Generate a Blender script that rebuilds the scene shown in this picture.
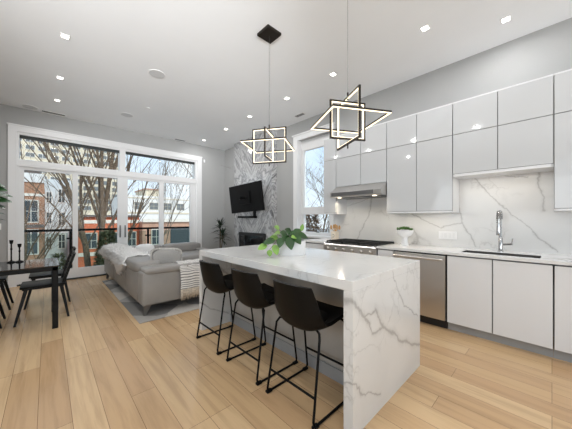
import bpy, bmesh, math, random
from mathutils import Vector, Matrix
for o in list(bpy.data.objects): bpy.data.objects.remove(o)
S = bpy.context.scene
COL = S.collection
R = math.radians
random.seed(7)

# ------------------------------------------------------------------ camera, sky, sun, exposure
cd = bpy.data.cameras.new('camera'); cam = bpy.data.objects.new('camera', cd); COL.objects.link(cam)
cam.location = (0, 0, 1.308); cam.rotation_euler = (R(90), 0, -R(43.44))
cd.sensor_width = 36; cd.lens = 36 * 251.86 / 572; cd.shift_y = 4.2 / 572; cd.clip_start = 0.05; cd.clip_end = 400
S.camera = cam

W = bpy.data.worlds.new('sky'); S.world = W; W.use_nodes = True
nt = W.node_tree; nt.nodes.clear()
wo = nt.nodes.new('ShaderNodeOutputWorld'); bg = nt.nodes.new('ShaderNodeBackground')
tc = nt.nodes.new('ShaderNodeTexCoord'); ns = nt.nodes.new('ShaderNodeTexNoise'); sep = nt.nodes.new('ShaderNodeSeparateXYZ')
rp = nt.nodes.new('ShaderNodeValToRGB'); r2 = nt.nodes.new('ShaderNodeValToRGB'); mx = nt.nodes.new('ShaderNodeMix'); mx.data_type = 'RGBA'
ns.inputs['Scale'].default_value = 3.2; ns.inputs['Detail'].default_value = 6
nt.links.new(tc.outputs['Generated'], ns.inputs['Vector']); nt.links.new(tc.outputs['Generated'], sep.inputs[0])
rp.color_ramp.elements[0].position = 0.0; rp.color_ramp.elements[0].color = (.80, .87, .95, 1)
rp.color_ramp.elements[1].position = 0.45; rp.color_ramp.elements[1].color = (.46, .66, .92, 1)
nt.links.new(sep.outputs['Z'], rp.inputs[0])
r2.color_ramp.elements[0].position = .48; r2.color_ramp.elements[1].position = .66
nt.links.new(ns.outputs['Fac'], r2.inputs[0])
nt.links.new(r2.outputs[0], mx.inputs['Factor']); nt.links.new(rp.outputs[0], mx.inputs['A']); mx.inputs['B'].default_value = (.9, .93, .97, 1)
nt.links.new(mx.outputs['Result'], bg.inputs['Color']); bg.inputs['Strength'].default_value = 1.3
nt.links.new(bg.outputs[0], wo.inputs[0])

def light(name, typ, loc, rot, energy, color=(1, 1, 1), **k):
    l = bpy.data.lights.new(name, typ); l.energy = energy; l.color = color
    for a, v in k.items(): setattr(l, a, v)
    o = bpy.data.objects.new(name, l); o.location = loc; o.rotation_euler = rot; COL.objects.link(o); return o
# weak winter sun from behind the house, added to brighten the facades across the street
light('sun', 'SUN', (0, -20, 30), (R(52), 0, R(12)), 2.6, (1, .96, .9), angle=R(8))
# added fill lamps, tilted at the ceiling, just inside the front and side windows
light('front_fill_light', 'AREA', (0.6, -3.12, 1.75), (R(142), 0, 0), 120, (.95, .975, 1), shape='RECTANGLE', size=4.4, size_y=2.5)
light('side_fill_light', 'AREA', (-2.52, 1.1, 1.75), (R(140), 0, -R(90)), 52, (.95, .975, 1), shape='RECTANGLE', size=3.6, size_y=2.4)

# added fill spot, unseen left of the camera, brightens the far ceiling
light('ceiling_fill_spot', 'SPOT', (-2.1, -1.8, 1.4), (R(90 + 15), 0, -R(31)), 1600, (.96, .98, 1), spot_size=R(42), spot_blend=1.0, shadow_soft_size=.25)

S.view_settings.view_transform = 'Standard'; S.view_settings.look = 'None'
S.view_settings.gamma = 1; S.view_settings.use_curve_mapping = False
S.view_settings.exposure = 0.0
DOWNLIGHT_W = 6.0
CEIL = 3.46

# ------------------------------------------------------------------ materials
def srgb(r, g, b):
    f = lambda c: (c / 255 / 12.92) if c / 255 <= .04045 else ((c / 255 + .055) / 1.055) ** 2.4
    return (f(r), f(g), f(b), 1)
def mat(name, col, rough=.5, metal=0, **k):
    m = bpy.data.materials.new(name); m.use_nodes = True
    b = m.node_tree.nodes['Principled BSDF']
    b.inputs['Base Color'].default_value = col if len(col) == 4 else (*col, 1)
    b.inputs['Roughness'].default_value = rough; b.inputs['Metallic'].default_value = metal
    for a, v in k.items(): b.inputs[a].default_value = v
    return m
class G:
    """small node-graph helper"""
    def __init__(s, m): s.m = m; s.t = m.node_tree; s.b = s.t.nodes['Principled BSDF']
    def n(s, typ, **k):
        x = s.t.nodes.new(typ)
        for a, v in k.items():
            if a in x.inputs: x.inputs[a].default_value = v
            else: setattr(x, a, v)
        return x
    def l(s, a, b): s.t.links.new(a, b)
    def co(s, scale=(1, 1, 1), loc=(0, 0, 0), rot=(0, 0, 0)):
        c = s.n('ShaderNodeTexCoord'); mp = s.n('ShaderNodeMapping')
        mp.inputs['Scale'].default_value = scale; mp.inputs['Location'].default_value = loc; mp.inputs['Rotation'].default_value = rot
        s.l(c.outputs['Object'], mp.inputs[0]); return mp.outputs[0]
    def math(s, op, a, b=None, c=None):
        x = s.n('ShaderNodeMath', operation=op)
        for i, v in enumerate((a, b, c)):
            if v is None: continue
            if isinstance(v, (int, float)): x.inputs[i].default_value = v
            else: s.l(v, x.inputs[i])
        return x.outputs[0]
    def ramp(s, f, stops):
        r = s.n('ShaderNodeValToRGB'); e = r.color_ramp.elements
        while len(e) < len(stops): e.new(.5)
        for i, (p, c) in enumerate(stops):
            e[i].position = p; e[i].color = c if len(c) == 4 else (*c, 1)
        s.l(f, r.inputs[0]); return r.outputs[0]
    def mix(s, f, a, b, mode='MIX'):
        x = s.n('ShaderNodeMix', data_type='RGBA', blend_type=mode)
        for key, v in (('Factor', f), ('A', a), ('B', b)):
            i = x.inputs[key]
            if key != 'Factor': i = [q for q in x.inputs if q.name == key and q.type == 'RGBA'][0]
            if isinstance(v, (int, float)): i.default_value = v
            elif isinstance(v, tuple): i.default_value = v if len(v) == 4 else (*v, 1)
            else: s.l(v, i)
        return [q for q in x.outputs if q.type == 'RGBA'][0]
    def bump(s, h, strength=.2, dist=.01):
        x = s.n('ShaderNodeBump'); x.inputs['Strength'].default_value = strength; x.inputs['Distance'].default_value = dist
        s.l(h, x.inputs['Height']); s.l(x.outputs[0], s.b.inputs['Normal'])
    def base(s, c): s.l(c, s.b.inputs['Base Color'])
def noisy(name, col, rough=.5, metal=0, amt=.12, scale=6, bump=0, **k):
    m = mat(name, col, rough, metal, **k); g = G(m)
    n = g.n('ShaderNodeTexNoise', Scale=scale, Detail=5.0); g.l(g.co(), n.inputs['Vector'])
    c = col[:3]; lo = tuple(x * (1 - amt) for x in c); hi = tuple(min(1, x * (1 + amt)) for x in c)
    g.base(g.ramp(n.outputs['Fac'], [(.3, lo), (.7, hi)]))
    if bump: g.bump(n.outputs['Fac'], bump)
    return m
def emit(name, col, strength):
    m = mat(name, (0.8, .8, .8), .4); b = m.node_tree.nodes['Principled BSDF']
    b.inputs['Emission Color'].default_value = (*col[:3], 1); b.inputs['Emission Strength'].default_value = strength; return m
def marble(name, base, vein, scale=1.0, rot=(0, 0, 0), strokes=(), dens=.5, rough=.12, cell=1.0):
    """white stone; strokes = (axis a, axis b, a0, b0, a1, b1, width): single veins that run across the slab"""
    m = mat(name, base, rough); g = G(m)
    v = g.co((scale,) * 3, rot=rot)
    wn = g.n('ShaderNodeTexNoise', Scale=2.1, Detail=5.0, Roughness=.6); g.l(v, wn.inputs['Vector'])
    wv = g.n('ShaderNodeVectorMath', operation='MULTIPLY_ADD'); g.l(wn.outputs['Color'], wv.inputs[0]); wv.inputs[1].default_value = (.55, .55, .55); g.l(v, wv.inputs[2])
    vo = g.n('ShaderNodeTexVoronoi', feature='DISTANCE_TO_EDGE', Scale=1.15 * cell); g.l(wv.outputs[0], vo.inputs['Vector'])
    line = g.ramp(vo.outputs['Distance'], [(0, (1, 1, 1)), (.012, (.75, .75, .75)), (.035, (.18, .18, .18)), (.11, (0, 0, 0))])
    mn = g.n('ShaderNodeTexNoise', Scale=1.3, Detail=2.0); g.l(g.co((scale,) * 3, (3.1, 1.7, 5.2), rot), mn.inputs['Vector'])
    mask = g.ramp(mn.outputs['Fac'], [(.62 - .2 * dens, (0, 0, 0)), (.72 - .2 * dens, (1, 1, 1))])
    f = g.math('MULTIPLY', line, mask)
    v2 = g.n('ShaderNodeTexVoronoi', feature='DISTANCE_TO_EDGE', Scale=3.1 * cell); g.l(wv.outputs[0], v2.inputs['Vector'])
    l2 = g.ramp(v2.outputs['Distance'], [(0, (.4, .4, .4)), (.02, (.12, .12, .12)), (.05, (0, 0, 0))])
    m2 = g.n('ShaderNodeTexNoise', Scale=2.2, Detail=2.0); g.l(g.co((scale,) * 3, (8.1, .7, 2.2), rot), m2.inputs['Vector'])
    f = g.math('MAXIMUM', f, g.math('MULTIPLY', l2, g.ramp(m2.outputs['Fac'], [(.5, (0, 0, 0)), (.62, (1, 1, 1))])))
    if strokes:
        c = g.n('ShaderNodeTexCoord'); sp = g.n('ShaderNodeSeparateXYZ')
        dn = g.n('ShaderNodeTexNoise', Scale=3.4, Detail=5.0, Roughness=.62); g.l(c.outputs['Object'], dn.inputs['Vector'])
        dv = g.n('ShaderNodeVectorMath', operation='MULTIPLY_ADD'); g.l(dn.outputs['Color'], dv.inputs[0]); dv.inputs[1].default_value = (.16,) * 3; 
        g.l(c.outputs['Object'], dv.inputs[2]); g.l(dv.outputs[0], sp.inputs[0])
        for a, b, a0, b0, a1, b1, w in strokes:
            a0 += .08; a1 += .08; b0 += .08; b1 += .08
            L2 = (a1 - a0) ** 2 + (b1 - b0) ** 2
            pa = g.math('SUBTRACT', sp.outputs[a], a0); pb = g.math('SUBTRACT', sp.outputs[b], b0)
            t = g.math('DIVIDE', g.math('ADD', g.math('MULTIPLY', pa, a1 - a0), g.math('MULTIPLY', pb, b1 - b0)), L2)
            t = g.math('MINIMUM', g.math('MAXIMUM', t, 0.0), 1.0)
            da = g.math('SUBTRACT', pa, g.math('MULTIPLY', t, a1 - a0)); db = g.math('SUBTRACT', pb, g.math('MULTIPLY', t, b1 - b0))
            d = g.math('SQRT', g.math('ADD', g.math('MULTIPLY', da, da), g.math('MULTIPLY', db, db)))
            wn_ = g.n('ShaderNodeTexNoise', Scale=7.0, Detail=2.0); g.l(c.outputs['Object'], wn_.inputs['Vector'])
            q = g.ramp(g.math('DIVIDE', d, g.math('MULTIPLY', wn_.outputs['Fac'], w * 5)), [(0, (.9, .9, .9)), (.2, (.6, .6, .6)), (.36, (.2, .2, .2)), (1, (0, 0, 0))])
            f = g.math('MAXIMUM', f, q)
    cl = g.n('ShaderNodeTexNoise', Scale=1.6, Detail=4.0); g.l(v, cl.inputs['Vector'])
    b2 = tuple(x * .93 for x in base[:3])
    bc = g.ramp(cl.outputs['Fac'], [(.35, b2), (.65, base)])
    g.base(g.mix(f, bc, vein))
    return m

M = {}
M['wall'] = noisy('wall_paint', (.40, .40, .395), .75, amt=.02, scale=3)
M['ceiling'] = noisy('ceiling_paint', (.87, .885, .90), .85, amt=.01, scale=2)
M['trim'] = mat('trim_paint', (.80, .80, .80), .4)
M['gloss'] = mat('gloss_white_lacquer', (.57, .58, .59), .06); M['gloss'].node_tree.nodes['Principled BSDF'].inputs['Coat Weight'].default_value = .3
M['base_white'] = mat('satin_white_lacquer', (.76, .765, .775), .22)
M['carcass'] = mat('cabinet_carcass_grey', (.18, .18, .18), .6)
M['kick'] = noisy('grey_kick_board', (.36, .36, .36), .45, amt=.05)
M['island_panel'] = noisy('island_panel_greige', (.47, .44, .40), .5, amt=.12, scale=2.5)
M['quartz'] = marble('island_quartz', (.74, .735, .72, 1), (.40, .39, .38), 1.0, dens=.35, cell=1.25, strokes=(
    (0, 2, -0.550, .82, -0.410, .69, 0.017), (0, 2, -0.410, .69, -0.290, .69, 0.010), (0, 2, -0.290, .69, -0.160, .57, 0.017), (0, 2, -0.410, .69, -0.320, .56, 0.011), (0, 2, -0.320, .56, -0.160, .57, 0.014),
    (0, 2, -0.160, .57, 0.170, .35, 0.016), (0, 2, 0.170, .35, 0.540, .20, 0.017), (0, 2, -0.640, .39, -0.450, .22, 0.010), (0, 2, -0.450, .22, -0.190, .12, 0.008), (0, 2, -0.010, .92, 0.190, .6, 0.006), (0, 2, 0.190, .6, 0.490, .45, 0.006)))
M['splash'] = marble('backsplash_quartz', (.74, .735, .725, 1), (.43, .42, .41), 1.0, dens=.25, cell=.9, strokes=(
    (1, 2, .72, 1.86, .32, 1.353, .010), (1, 2, .32, 1.353, -.04, .92, .009), (1, 2, 1.55, 1.42, 1.094, 1.177, .007), (1, 2, 1.094, 1.177, .80, 1.265, .009), (1, 2, .80, 1.265, .88, 1.5, .009),
    (1, 2, .80, 1.265, .70, .93, .010), (1, 2, 2.12, 1.75, 2.22, 1.32, .011), (1, 2, 2.22, 1.32, 2.42, .93, .009), (1, 2, 2.2, 1.66, 2.75, 1.5, .005), (1, 2, .1, 1.95, .06, 1.4, .012), (1, 2, .55, 1.9, .2, 1.8, .010)))
M['counter'] = marble('counter_quartz', (.78, .775, .765, 1), (.30, .29, .28), 1.0, dens=.4, cell=1.6)
# book-matched dark veined stone of the chimney breast
m = mat('chimney_marble', (.7, .7, .7), .15); g = G(m)
c = g.n('ShaderNodeTexCoord'); sp = g.n('ShaderNodeSeparateXYZ'); g.l(c.outputs['Object'], sp.inputs[0])
ay = g.math('ABSOLUTE', g.math('SUBTRACT', sp.outputs[1], 5.45)); cb = g.n('ShaderNodeCombineXYZ')
g.l(sp.outputs[0], cb.inputs[0]); g.l(g.math('ADD', g.math('MULTIPLY', ay, 1.0), g.math('MULTIPLY', sp.outputs[2], -.75)), cb.inputs[1]); g.l(g.math('MULTIPLY', g.math('ADD', sp.outputs[2], ay), .25), cb.inputs[2])
n = g.n('ShaderNodeTexNoise', Scale=2.3, Detail=9.0, Roughness=.62, Distortion=1.6); g.l(cb.outputs[0], n.inputs['Vector'])
g.base(g.ramp(n.outputs['Fac'], [(.30, (.08, .08, .085)), (.40, (.22, .22, .225)), (.46, (.55, .55, .55)), (.52, (.24, .24, .245)), (.58, (.60, .60, .60)), (.64, (.34, .34, .34)), (.75, (.5, .5, .5))])); M['chimney'] = m
# oak planks along Y
m = mat('oak_planks', (.5, .35, .2), .32); g = G(m)
c = g.n('ShaderNodeTexCoord'); mp = g.n('ShaderNodeMapping'); mp.inputs['Rotation'].default_value = (0, 0, R(90)); mp.inputs['Location'].default_value = (0, .047, 0)
g.l(c.outputs['Object'], mp.inputs[0])
br = g.n('ShaderNodeTexBrick', offset=.37, offset_frequency=3, squash=1.0)
br.inputs['Scale'].default_value = 1; br.inputs['Brick Width'].default_value = 1.55; br.inputs['Row Height'].default_value = .165
br.inputs['Mortar Size'].default_value = .0012; br.inputs['Mortar Smooth'].default_value = 0; br.inputs['Bias'].default_value = 0
br.inputs['Color1'].default_value = (0, 0, 0, 1); br.inputs['Color2'].default_value = (1, 1, 1, 1); br.inputs['Mortar'].default_value = (.5, .5, .5, 1)
g.l(mp.outputs[0], br.inputs['Vector'])
gr = g.n('ShaderNodeTexNoise', Scale=1.0, Detail=7.0, Roughness=.62, Distortion=.5); g.l(g.co((22, 1.3, 1)), gr.inputs['Vector'])
gw = g.n('ShaderNodeTexNoise', Scale=1.0, Detail=3.0, Distortion=1.4); g.l(g.co((4.5, .55, 1)), gw.inputs['Vector'])
pl = g.ramp(br.outputs['Color'], [(0, (.54, .345, .185)), (.5, (.62, .415, .225)), (1, (.69, .48, .275))])
gc = g.ramp(g.math('ADD', g.math('MULTIPLY', gr.outputs['Fac'], .6), g.math('MULTIPLY', gw.outputs['Fac'], .4)), [(.36, (.78, .76, .74)), (.52, (.97, .97, .97)), (.7, (1.0, 1.0, 1.0))])
cc = g.mix(1.0, pl, gc, 'MULTIPLY')
g.base(g.mix(br.outputs['Fac'], cc, (.14, .075, .035)))
g.b.inputs['Roughness'].default_value = .25; g.bump(gr.outputs['Fac'], .04, .003); M['floor'] = m
# metals
m = mat('brushed_steel', (.60, .58, .555), .30, 1); g = G(m)
n = g.n('ShaderNodeTexNoise', Scale=1.0, Detail=3.0); g.l(g.co((60, 2, 60)), n.inputs['Vector']); g.bump(n.outputs['Fac'], .05, .002); M['steel'] = m
M['steel_dark'] = mat('filter_steel', (.22, .22, .22), .4, 1)
M['basin'] = mat('sink_steel', (.10, .095, .09), .5, .6)
M['chrome'] = mat('chrome', (.52, .52, .52), .12, 1)
M['black_metal'] = mat('black_powder_coat', (.004, .004, .004), .5, **{'Specular IOR Level': .15})
M['black_leather'] = noisy('black_faux_leather', (.004, .0037, .0034), .45, amt=.3, scale=14, bump=.05, **{'Specular IOR Level': .16})
M['cast_iron'] = noisy('cast_iron', (.008, .008, .008), .6, amt=.2, scale=30)
M['black_wood'] = noisy('black_stained_wood', (.004, .004, .004), .4, amt=.3, scale=12, **{'Specular IOR Level': .2})
M['black_gloss'] = mat('black_glass_top', (.012, .012, .013), .07)
M['bronze'] = mat('dark_bronze', (.028, .022, .017), .4, .6)
M['led'] = emit('warm_led_strip', (1, .80, .50), 1.9)
M['lens'] = emit('downlight_lens', (1, .95, .86), 9)
M['warm_lamp'] = emit('hood_lamp_lens', (1, .85, .62), 3)
M['white_plastic'] = mat('white_plastic', (.86, .86, .86), .4)
M['grille'] = noisy('speaker_grille', (.66, .67, .68), .8, amt=.08, scale=400)
M['vent_dark'] = mat('vent_slot', (.10, .10, .10), .7)
M['ceramic'] = noisy('white_ceramic', (.80, .80, .80), .3, amt=.03, scale=5)
M['cream'] = noisy('cream_ceramic', (.74, .66, .55), .4, amt=.05)
M['spoon'] = noisy('spoon_wood', (.58, .33, .13), .5, amt=.2, scale=20)
M['ink'] = mat('dark_print', (.06, .05, .045), .6)
M['leaf'] = noisy('dark_leaf', (.024, .075, .018), .35, amt=.5, scale=10)
M['leaf_new'] = noisy('young_leaf', (.20, .36, .07), .4, amt=.3, scale=10)
M['leaf_blade'] = noisy('dracaena_leaf', (.018, .036, .018), .45, amt=.5, scale=10)
M['leaf_fig'] = noisy('glossy_leaf', (.010, .055, .010), .35, amt=.5, scale=8)
M['succulent'] = noisy('succulent_leaf', (.07, .20, .03), .5, amt=.5, scale=40)
M['stem'] = noisy('plant_stem', (.12, .085, .045), .7, amt=.3, scale=20)
M['soil'] = noisy('soil', (.03, .022, .016), .9, amt=.4, scale=40, bump=.4)
M['sofa'] = noisy('grey_leather', (.285, .27, .252), .42, amt=.06, scale=5, bump=.05)
M['cushion'] = noisy('grey_linen', (.31, .30, .285), .85, amt=.08, scale=90, bump=.1)
M['ruffle'] = noisy('linen_ruffle', (.50, .48, .45), .85, amt=.1, scale=60)
M['fur'] = noisy('white_fur', (.93, .92, .90), .9, amt=.05, scale=30)
M['screen'] = mat('tv_screen', (.006, .006, .007), .06)
M['firebox'] = mat('firebox_black', (.010, .010, .010), .5)
M['blind'] = mat('dark_blind', (.03, .035, .035), .6)
m = mat('window_glass', (1, 1, 1), .0); t = m.node_tree; t.nodes.clear()
o_ = t.nodes.new('ShaderNodeOutputMaterial'); tr = t.nodes.new('ShaderNodeBsdfTransparent'); gl = t.nodes.new('ShaderNodeBsdfGlossy'); fr = t.nodes.new('ShaderNodeFresnel'); mi = t.nodes.new('ShaderNodeMixShader')
gl.inputs['Roughness'].default_value = .02; fr.inputs['IOR'].default_value = 1.12; tr.inputs['Color'].default_value = (.96, .98, .975, 1)
t.links.new(fr.outputs[0], mi.inputs[0]); t.links.new(tr.outputs[0], mi.inputs[1]); t.links.new(gl.outputs[0], mi.inputs[2]); t.links.new(mi.outputs[0], o_.inputs[0]); M['glass'] = m
m = m.copy(); m.name = 'balustrade_glass'; m.node_tree.nodes['Transparent BSDF'].inputs['Color'].default_value = (.80, .86, .84, 1); M['rail_glass'] = m
# striped knit
m = mat('striped_knit', (.8, .8, .78), .9); g = G(m); c = g.n('ShaderNodeTexCoord'); sp = g.n('ShaderNodeSeparateXYZ'); g.l(c.outputs['UV'], sp.inputs[0])
w = g.math('FRACT', g.math('MULTIPLY', sp.outputs[1], 26.0)); n = g.n('ShaderNodeTexNoise', Scale=60.0); g.l(c.outputs['UV'], n.inputs['Vector'])
g.base(g.ramp(g.math('ADD', w, g.math('MULTIPLY', n.outputs['Fac'], .14)), [(.0, (.78, .76, .73)), (.58, (.80, .78, .75)), (.66, (.11, .11, .11)), (.88, (.13, .13, .13)), (.96, (.78, .76, .73))])); g.bump(w, .4, .01); M['knit'] = m
M['fringe'] = noisy('oatmeal_fringe', (.62, .54, .44), .9, amt=.25, scale=50)
# rug with large grey diamonds
m = mat('diamond_rug', (.5, .5, .5), .95); g = G(m); c = g.n('ShaderNodeTexCoord'); mp = g.n('ShaderNodeMapping'); mp.inputs['Rotation'].default_value = (0, 0, R(45)); mp.inputs['Scale'].default_value = (1.9, 1.9, 1.9)
g.l(c.outputs['Object'], mp.inputs[0]); ck = g.n('ShaderNodeTexVoronoi', distance='CHEBYCHEV', Scale=1.0, Randomness=.35); g.l(mp.outputs[0], ck.inputs['Vector'])
sv = g.n('ShaderNodeSeparateXYZ'); g.l(ck.outputs['Color'], sv.inputs[0])
n = g.n('ShaderNodeTexNoise', Scale=160.0); g.l(c.outputs['Object'], n.inputs['Vector'])
g.base(g.mix(.25, g.ramp(sv.outputs[0], [(.2, (.20, .19, .18)), (.45, (.40, .38, .35)), (.6, (.55, .51, .46)), (.8, (.27, .26, .25))]), n.outputs['Fac'], 'OVERLAY')); g.bump(n.outputs['Fac'], .3); M['rug'] = m
# outdoors
def brickmat(name, c1, c2, mortar, w=.23, h=.075):
    m = mat(name, c1, .85); g = G(m); c = g.n('ShaderNodeTexCoord'); sp = g.n('ShaderNodeSeparateXYZ'); cb = g.n('ShaderNodeCombineXYZ'); g.l(c.outputs['Object'], sp.inputs[0])
    g.l(g.math('ADD', sp.outputs[0], sp.outputs[1]), cb.inputs[0]); g.l(sp.outputs[2], cb.inputs[1])
    b = g.n('ShaderNodeTexBrick'); b.inputs['Scale'].default_value = 1; b.inputs['Brick Width'].default_value = w; b.inputs['Row Height'].default_value = h; b.inputs['Mortar Size'].default_value = .008
    b.inputs['Color1'].default_value = (*c1, 1); b.inputs['Color2'].default_value = (*c2, 1); b.inputs['Mortar'].default_value = (*mortar, 1); g.l(cb.outputs[0], b.inputs['Vector'])
    n = g.n('ShaderNodeTexNoise', Scale=1.2, Detail=4.0); g.l(c.outputs['Object'], n.inputs['Vector'])
    g.base(g.mix(1.0, b.outputs['Color'], g.ramp(n.outputs['Fac'], [(.3, (.75, .75, .75)), (.7, (1, 1, 1))]), 'MULTIPLY')); return m
M['brick'] = brickmat('brown_brick', (.46, .20, .10), (.54, .27, .15), (.50, .38, .30))
M['red_brick'] = brickmat('red_brick', (.66, .13, .045), (.74, .19, .07), (.60, .30, .2))
M['pink_brick'] = brickmat('faded_brick', (.55, .30, .20), (.62, .36, .25), (.6, .45, .36))
M['stone_band'] = noisy('pale_stone', (.78, .74, .66), .8, amt=.08)
M['render_grey'] = noisy('pale_grey_cladding', (.60, .65, .68), .7, amt=.05, scale=1)
M['render_white'] = noisy('white_cladding', (.80, .79, .77), .7, amt=.05, scale=1)
M['tower'] = noisy('cream_concrete', (.70, .62, .48), .8, amt=.06, scale=.5)
M['ext_window'] = mat('street_window_glass', (.07, .085, .095), .15)
M['tower_window'] = mat('tower_window_glass', (.17, .185, .19), .3)
M['roof_dark'] = noisy('dark_roofing', (.14, .12, .11), .8, amt=.2)
M['bark'] = noisy('bark', (.15, .105, .070), .9, amt=.45, scale=14, bump=.5)
M['bark_light'] = noisy('grey_bark', (.20, .165, .13), .9, amt=.4, scale=14, bump=.5)
M['evergreen'] = noisy('evergreen_needles', (.13, .135, .065), .8, amt=.5, scale=6)
M['dry_leaf'] = noisy('dry_brown_leaf', (.22, .15, .095), .8, amt=.6, scale=8)
M['ground'] = noisy('street_asphalt', (.34, .33, .32), .9, amt=.2, scale=1.5)
M['deck'] = noisy('balcony_deck', (.62, .63, .64), .7, amt=.1)  # paled so that it bounces more sky light onto the ceiling

# ------------------------------------------------------------------ mesh builder
class MB:
    def __init__(s): s.bm = bmesh.new(); s.uv = None
    def box(s, x0, x1, y0, y1, z0, z1, bev=0, seg=2):
        x0, x1 = sorted((x0, x1)); y0, y1 = sorted((y0, y1)); z0, z1 = sorted((z0, z1))
        v = [s.bm.verts.new(p) for p in ((x0, y0, z0), (x1, y0, z0), (x1, y1, z0), (x0, y1, z0), (x0, y0, z1), (x1, y0, z1), (x1, y1, z1), (x0, y1, z1))]
        f = [s.bm.faces.new([v[i] for i in q]) for q in ((3, 2, 1, 0), (4, 5, 6, 7), (0, 1, 5, 4), (1, 2, 6, 5), (2, 3, 7, 6), (3, 0, 4, 7))]
        if bev:
            ed = list({e for q in f for e in q.edges})
            bmesh.ops.bevel(s.bm, geom=ed, offset=bev, segments=seg, affect='EDGES', profile=.5)
        return s
    def hexa(s, b, t):
        """b, t: four bottom and four top points, counter-clockwise seen from above"""
        v = [s.bm.verts.new(p) for p in (*b, *t)]
        for q in ((3, 2, 1, 0), (4, 5, 6, 7), (0, 1, 5, 4), (1, 2, 6, 5), (2, 3, 7, 6), (3, 0, 4, 7)): s.bm.faces.new([v[i] for i in q])
        return s
    def prism(s, poly, axis, a0, a1):
        """extrude a 2-D polygon along axis (0, 1 or 2)"""
        def P(p, a):
            q = list(p); q.insert(axis, a); return q
        A = [s.bm.verts.new(P(p, a0)) for p in poly]; B = [s.bm.verts.new(P(p, a1)) for p in poly]; n = len(poly)
        s.bm.faces.new(A); s.bm.faces.new(B[::-1])
        for i in range(n): s.bm.faces.new((A[i], B[i], B[(i + 1) % n], A[(i + 1) % n]))
        return s
    def tube(s, pts, r, n=8, sq=False):
        pts = [Vector(p) for p in pts]; rr = r if isinstance(r, (list, tuple)) else [r] * len(pts); rings = []; N = None
        for i, p in enumerate(pts):
            if i == 0: d = pts[1] - p
            elif i == len(pts) - 1: d = p - pts[i - 1]
            else: d = (pts[i + 1] - p).normalized() + (p - pts[i - 1]).normalized()
            d.normalize()
            if N is None:
                N = d.cross(Vector((0, 0, 1)))
                if N.length < 1e-3: N = d.cross(Vector((0, 1, 0)))
            N = (N - d * N.dot(d))
            if N.length < 1e-4: N = d.orthogonal()
            N.normalize(); Bn = d.cross(N)
            rings.append([s.bm.verts.new(p + (N * math.cos(2 * math.pi * (k + .5) / n) + Bn * math.sin(2 * math.pi * (k + .5) / n)) * rr[i]) for k in range(n)])
        for a, b in zip(rings, rings[1:]):
            for k in range(n): s.bm.faces.new((a[k], a[(k + 1) % n], b[(k + 1) % n], b[k]))
        s.bm.faces.new(rings[0][::-1]); s.bm.faces.new(rings[-1]); return s
    def lathe(s, prof, c=(0, 0, 0), n=24, sx=1, sy=1):
        rings = []
        for r, z in prof:
            if r < 1e-5: rings.append([s.bm.verts.new((c[0], c[1], c[2] + z))])
            else: rings.append([s.bm.verts.new((c[0] + r * sx * math.cos(2 * math.pi * k / n), c[1] + r * sy * math.sin(2 * math.pi * k / n), c[2] + z)) for k in range(n)])
        for a, b in zip(rings, rings[1:]):
            for k in range(n):
                k2 = (k + 1) % n
                if len(a) == 1 and len(b) == 1: continue
                if len(a) == 1: s.bm.faces.new((a[0], b[k2], b[k]))
                elif len(b) == 1: s.bm.faces.new((a[k], a[k2], b[0]))
                else: s.bm.faces.new((a[k], a[k2], b[k2], b[k]))
        return s
    def puff(s, c, h, e1=.35, e2=.35, n=28, m=14, rot=None):
        """soft cushion (superquadric) of half sizes h at c"""
        sg = lambda v, e: math.copysign(abs(v) ** e, v); rings = []; T = rot or Matrix.Identity(3); c = Vector(c)
        for i in range(m + 1):
            p = -math.pi / 2 + math.pi * i / m; row = []
            for k in range(n):
                q = 2 * math.pi * k / n
                row.append(s.bm.verts.new(c + T @ Vector((h[0] * sg(math.cos(p), e1) * sg(math.cos(q), e2), h[1] * sg(math.cos(p), e1) * sg(math.sin(q), e2), h[2] * sg(math.sin(p), e1)))))
            rings.append(row)
        for a, b in zip(rings, rings[1:]):
            for k in range(n): s.bm.faces.new((a[k], a[(k + 1) % n], b[(k + 1) % n], b[k]))
        bmesh.ops.remove_doubles(s.bm, verts=rings[0] + rings[-1], dist=1e-5)
        return s
    def grid(s, fn, nu, nv, thick=0):
        """surface fn(u, v), u and v in 0..1; thick gives it a back side"""
        uv = s.bm.loops.layers.uv.verify()
        V = [[s.bm.verts.new(fn(i / nu, j / nv)) for j in range(nv + 1)] for i in range(nu + 1)]; fs = []
        for i in range(nu):
            for j in range(nv):
                f = s.bm.faces.new((V[i][j], V[i + 1][j], V[i + 1][j + 1], V[i][j + 1])); fs.append(f)
                for lp, (a, b) in zip(f.loops, ((i, j), (i + 1, j), (i + 1, j + 1), (i, j + 1))): lp[uv].uv = (a / nu, b / nv)
        if thick:
            bmesh.ops.recalc_face_normals(s.bm, faces=fs); bmesh.ops.solidify(s.bm, geom=fs, thickness=thick)
        return s
    def leaf(s, base, d, up, L, w, droop=.2, curl=.15, n=5):
        base = Vector(base); d = Vector(d).normalized(); up = Vector(up); side = d.cross(up)
        if side.length < 1e-3: side = d.orthogonal()
        side.normalize(); up = side.cross(d); prev = None
        for i in range(n + 1):
            t = i / n; ww = w * .5 * math.sin(math.pi * min(1, t * .93 + .04)) ** .75 * (1.15 - .45 * t); ww = max(ww, .0006)
            c = base + d * L * t - Vector((0, 0, 1)) * droop * L * t * t
            row = [s.bm.verts.new(c + side * ww + up * curl * ww), s.bm.verts.new(c), s.bm.verts.new(c - side * ww + up * curl * ww)]
            if prev:
                s.bm.faces.new((prev[0], prev[1], row[1], row[0])); s.bm.faces.new((prev[1], prev[2], row[2], row[1]))
            prev = row
        return s
    def rotz(s, a, c=(0, 0, 0)):
        bmesh.ops.rotate(s.bm, verts=s.bm.verts, cent=c, matrix=Matrix.Rotation(a, 3, 'Z')); return s
BASE = {}
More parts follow.
